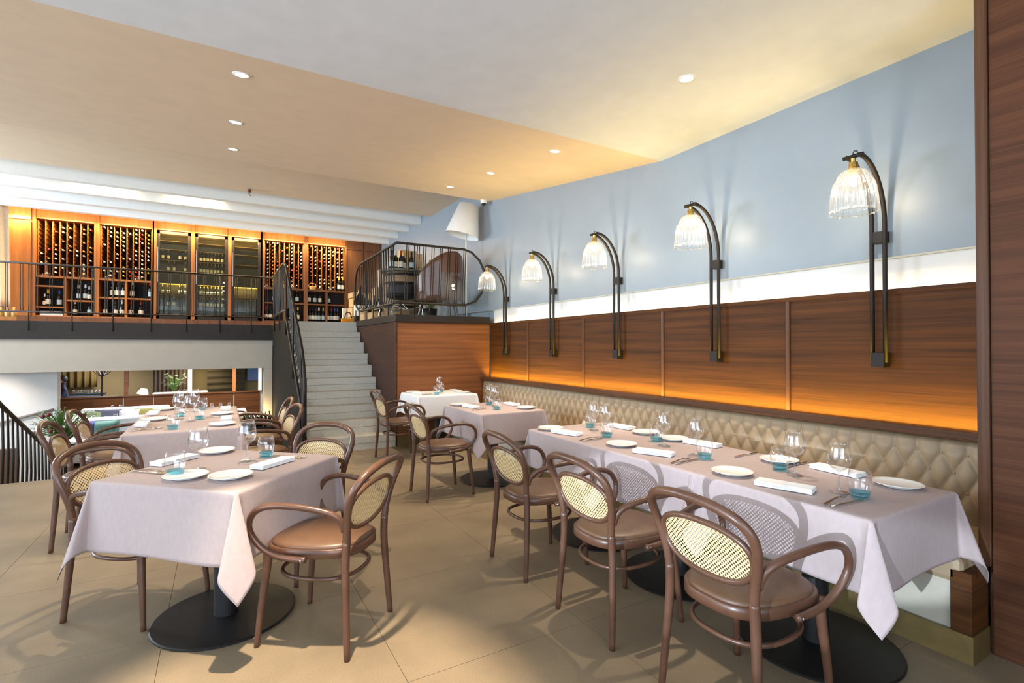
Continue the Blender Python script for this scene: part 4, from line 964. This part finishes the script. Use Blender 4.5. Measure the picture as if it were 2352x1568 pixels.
sofa(-3.1, -1.2, 16.5, 'white lounge sofa with coloured pillows below the balcony'); sofa(-3.0, -1.35, 14.3, 'nearer white lounge sofa half hidden by the cane chairs')
def pillow(x, y, z, w, h, m, lab, tilt=-12):
    o = MB(); f = lambda sg: (lambda u, v: ((u-.5)*w, sg*.09*max(0, (1-(2*u-1)**4)*(1-(2*v-1)**4))**.6, (v-.5)*h))
    o.grid(f(1), 10, 10); o.grid(f(-1), 10, 10)
    ob = o.build('pillow', m, smooth=True); ob.location = (x, y, z); ob.rotation_euler = (R(tilt), 0, 0)
    return tag(ob, lab, 'pillow', 'lounge pillows')
pillow(-2.50, 16.55, -.42, .56, .36, clothes[0], 'dark grey blue pillow on the lounge sofa'); pillow(-2.05, 16.5, -.45, .46, .38, clothes[1], 'pale grey pillow on the lounge sofa'); pillow(-1.72, 16.55, -.45, .46, .40, clothes[2], 'olive yellow pillow on the lounge sofa'); pillow(-2.80, 16.52, -.44, .42, .36, clothes[3], 'sage green pillow at the lamp end of the lounge sofa')
pillow(-2.20, 14.35, -.48, .46, .42, clothes[4], 'teal pillow seen between the cane chairs'); pillow(-2.50, 14.4, -.44, .26, .34, clothes[5], 'indigo pillow beside the teal one')
def lounge_table(x, y, w, d, lab, clab):
    t = thing('lounge_table', lab, 'table', (x, y, ZL), 0, 'lower lounge tables')
    MB().cyl((0, 0, 0), .25, .015, 24).build('base', black, t); MB().cyl((0, 0, .015), .04, .69, 12).build('column', black, t); MB().box(-w+.01, w-.01, -d+.01, d-.01, .70, .725).build('tabletop', wood_trim, t)
    cloth('tablecloth', (x, y), 0, w, d, .22, clab, int(x*10)+30, z=ZL+.735, m=linenw)
lounge_table(-2.45, 15.45, .55, .35, 'lower lounge table in front of the pillows', 'white cloth on the lower lounge table in front of the pillows')
lounge_table(-2.4, 17.9, .6, .35, 'lounge table by the wood panels, behind the sofa', 'white cloth on the lounge table behind the sofa')
lounge_table(.05, 17.0, .6, .35, 'lounge table in front of the wood panels, centre', 'white cloth on the lounge table before the centre wood panels')
w0 = P['w'][0]; t0 = P['t'][0]
for x, y, lab in ((-2.62, 15.5, 'wine glass on the lower lounge table, lamp side'), (-2.2, 15.5, 'wine glass on the lower lounge table, by the pale pillow'), (-2.60, 17.85, 'wine glass on the lounge table behind the sofa, left'), (-2.42, 17.85, 'wine glass on the lounge table behind the sofa, right'), (-.2, 16.95, 'leftmost wine glass before the centre wood panels'), (.02, 16.95, 'middle wine glass before the centre wood panels'), (.24, 16.95, 'rightmost wine glass before the centre wood panels')):
    o = copy_tree(w0); o.location = (x, y, ZL+.736); o['label'] = lab
t = thing('table_runner', 'crumpled teal cloth lying on the lower lounge table', 'cloth', (-2.3, 15.3, ZL+.737))
MB().grid(lambda u, v: ((u-.5)*.8, (v-.5)*.25, .03+.025*math.sin(u*11)*math.cos(v*5)), 20, 6).build('cloth', clothes[4], t, smooth=True, solid=.01)
t = thing('table_lamp', 'small lit table lamp by the flowers in the lower lounge', 'lamp', (-2.88, 15.5, ZL+.737))
MB().cyl((0, 0, 0), .05, .015, 16).cyl((0, 0, .015), .01, .14, 8).build('base', brass, t); MB().lathe([(.15, .14), (.08, .30)], 20).build('shade', glow('lit lampshade', (1, .86, .6), 3.0), t, smooth=True)
flm = mat('grey green foliage', (132, 150, 128), .6, var=.2)
fl_ = leafy((-2.40, 11.75, -.33), 250, .42, .60, 'big flower arrangement of pale green leaves with dark red blooms', 11, 'flower_arrangement', False, flm, .048)
rb = mat('dark red bloom', (110, 28, 34), .6); wb_ = mat('white bloom', (220, 216, 206), .6); rnd = random.Random(4)
b0 = MB().ball((0, 0, 0), .035, 8, 6).build('bloom', rb, fl_, smooth=True); b1 = MB().ball((0, 0, 0), .022, 8, 6).build('bloom', wb_, fl_, smooth=True)
for i in range(26):
    o = (b0 if i == 0 else b1 if i == 1 else cpy(b0 if i % 2 else b1, fl_)); a = rnd.uniform(0, 6.28); q = rnd.uniform(.1, .4); o.location = (q*math.cos(a), q*math.sin(a), rnd.uniform(.2, .58))
t = thing('flower_stand', 'dark pedestal carrying the big flower arrangement', 'pedestal', (-2.40, 11.75, ZL)); MB().cyl((0, 0, 0), .16, .84, 20, r2=.1).build('body', black, t); MB().cyl((0, 0, .84), .17, .03, 20).build('top', black, t)
# small chair far off
for x, y, lab in ((.42, 15.6, 'distant cane back armchair below the balcony, right of the wood panels'),):
    o = copy_tree(chp); o.location = (x, y, ZL); o.rotation_euler = (0, 0, R(80)); o['label'] = lab
# bar shelf with lit bottles
t = thing('bar_counter', 'dark bar counter with lit bottles beside the stairs', 'counter', (.66, 11.48, ZL)); MB().box(-.30, .26, -.16, .2, 0, .95).build('body', black, t, bevel=.004); MB().box(-.32, .28, -.18, .22, .95, .975).build('top', bronze, t)
for i, x in enumerate((.42, .50, .58, .65, .72, .80, .88)):
    standing(x, 11.46-.06*(i % 2), ZL+.977, ('gold', 'green', 'black', 'orange', 'green', 'gold', 'black')[i], 'w' if i % 2 else 'b', .95, 'bottle on the lit bar counter by the stairs, ' + ('first', 'second', 'third', 'fourth', 'fifth', 'sixth', 'seventh')[i]+' from the lounge', 'bottles on the bar counter')
# made-up back room standing in for the reflections in the wall mirrors
t = thing('coat_stand', 'black coat stand with curled hooks in the modelled mirror image', 'coat stand', (-3.2, 20.15, ZL)); m = MB()
m.tube([(0, 0, .1), (0, 0, 2.02)], .022, 8).build('pole', black, t, smooth=True)
for k in range(6):
    a = PI*k/3; c, s_ = math.cos(a), math.sin(a)
    MB().tube([(0, 0, 1.66), (.14*c, .14*s_, 1.74), (.24*c, .24*s_, 1.88), (.17*c, .17*s_, 1.96)], .012, 6, sub=4).build('hook', black, t, smooth=True)
for k in range(4):
    a = PI*k/2; MB().tube([(0, 0, .25), (.2*math.cos(a), .2*math.sin(a), .12), (.3*math.cos(a), .3*math.sin(a), 0)], .014, 6, sub=3).build('foot', black, t, smooth=True)
def drape(x0, x1, y, z0, z1, m, lab, fr=40, horiz=False):
    t = thing('drape', lab, 'curtain', (0, 0, 0))
    fn = (lambda u, v: (x0+(x1-x0)*u, y+.04*math.sin(v*fr), z0+(z1-z0)*v)) if horiz else (lambda u, v: (x0+(x1-x0)*u, y+.05*math.sin(u*fr), z0+(z1-z0)*v))
    MB().grid(fn, 60 if not horiz else 2, 2 if not horiz else 60).build('cloth', m, t, smooth=True, solid=.006)
oliv = mat('olive gold drape', (116, 96, 48), .8); gdr = mat('dark taupe drape', (78, 66, 54), .8)
drape(-4.55, -3.55, 21.5, .05, .95, oliv, 'olive gold curtain in the modelled mirror image by the coat stand', 34)
drape(-2.0, -.9, 21.3, ZL, .95, gdr, 'dark taupe curtain in the modelled mirror image, centre', 60)
drape(-.4, .8, 21.3, ZL, .95, mat('dark olive blind', (64, 54, 30), .8), 'dark olive blind with horizontal folds in the modelled mirror image', 60, True)
o = MB().box(.9, 1.6, 21.6, 21.7, .1, .8).build('window_1', mat('blue evening pane', (90, 120, 170), .3), kind='structure')  # blue window of the modelled mirror image
t = thing('side_counter', 'pale counter with stacked glasses in the modelled mirror image', 'counter', (-3.9, 20.9, ZL)); MB().box(-.7, .65, -.2, .2, 0, 1.05).build('body', mat('pale blue counter', (150, 156, 176), .6), t, bevel=.01)
MB().box(-.72, .67, -.22, .22, 1.05, 1.08).build('top', black, t)
for k in range(8):
    o = copy_tree(t0); o.location = (-4.0+.09*k, 20.8, ZL+1.081); o['label'] = 'glass in the row on the mirror image counter'; o['group'] = 'glasses on the mirror image counter'
t = thing('mirror_image_sofa', 'pale blue sofa in the modelled mirror image', 'sofa', (-1.15, 20.4, ZL)); MB().box(-.8, .8, .1, .4, 0, 1.05).build('backrest', sofam, t, bevel=.05); MB().box(-.8, .8, -.4, .1, 0, .95).build('seat', sofam, t, bevel=.05)
t = thing('mirror_image_lamp', 'lit tilted lampshade in the modelled mirror image', 'lamp', (-2.15, 20.0, ZL)); MB().cyl((0, 0, 0), .05, .95, 10).build('stand', brass, t); s = MB().lathe([(.16, 0), (.09, .18)], 20).build('shade', glow('lit shade', (1, .82, .55), 2.2), t, smooth=True); s.location = (0, 0, 1.06); s.rotation_euler = (0, R(14), 0)
leafy((-1.35, 20.7, -.15), 60, .3, .6, 'dark flower bunch in the modelled mirror image above the sofa', 21, 'flower_bunch', False, flm, .10)
# seated person reflected in the mirrors, built behind the openings
me = bpy.data.meshes.new('person'); pv = [(0, 0, .55), (0, 0, .85), (0, .0, 1.10), (0, -.02, 1.22), (0, -.03, 1.36), (.17, 0, 1.08), (.22, -.10, .86), (.08, -.28, .95), (-.17, 0, 1.08), (-.22, -.10, .86), (-.06, -.28, .97), (.10, -.05, .52), (.12, -.45, .50), (.12, -.45, .06), (-.10, -.05, .52), (-.12, -.45, .50), (-.12, -.45, .06)]
pe = [(0, 1), (1, 2), (2, 3), (3, 4), (2, 5), (5, 6), (6, 7), (2, 8), (8, 9), (9, 10), (0, 11), (11, 12), (12, 13), (0, 14), (14, 15), (15, 16)]
me.from_pydata(pv, pe, []); o = bpy.data.objects.new('person', me); COL.objects.link(o)
sk = o.modifiers.new('skin', 'SKIN'); rad = [.15, .16, .15, .055, .085, .075, .055, .035, .075, .055, .035, .10, .075, .05, .10, .075, .05]
for v, r_ in zip(me.skin_vertices[0].data, rad): v.radius = (r_, r_)
me.skin_vertices[0].data[0].use_root = True
o.modifiers.new('sub', 'SUBSURF').levels = 1
me.materials.append(mat('navy jacket', (30, 36, 62), .8)); o.location = (-4.15, 20.35, ZL+.17); o.rotation_euler = (0, 0, R(-70)); tag(o, 'person in a navy jacket sitting in the modelled mirror image', 'person')
h = MB().ball((0, -.05, 1.40), .098, 14, 10, (.85, 1, 1.15)).build('head', mat('skin', (196, 150, 128), .6), o, smooth=True)
h = MB().ball((0, -.02, 1.43), .108, 14, 10, (.95, 1, 1.08)).build('hair', mat('dark hair', (30, 24, 22), .6), o, smooth=True)
t = thing('stool', 'dark stool under the person in the modelled mirror image', 'stool', (-4.15, 20.35, ZL)); MB().box(-.2, .2, -.2, .2, .50, .56).build('seat', black, t)
for sx in (-1, 1):
    for sy in (-1, 1): MB().box(sx*.17-.015, sx*.17+.015, sy*.17-.015, sy*.17+.015, 0, .50).build('leg', black, t)

# recentre: put each thing's Empty at the base of its parts
bpy.context.view_layer.update()
for o in list(S.objects):
    if o.type == 'EMPTY' and o.parent is None and o.location.length < 1e-6:
        ps = [c.matrix_world @ Vector(v) for c in o.children if c.type == 'MESH' for v in c.bound_box]
        if not ps: continue
        b = Vector(((min(p.x for p in ps)+max(p.x for p in ps))/2, (min(p.y for p in ps)+max(p.y for p in ps))/2, min(p.z for p in ps)))
        o.location = b
        for c in o.children: c.location = c.location-b
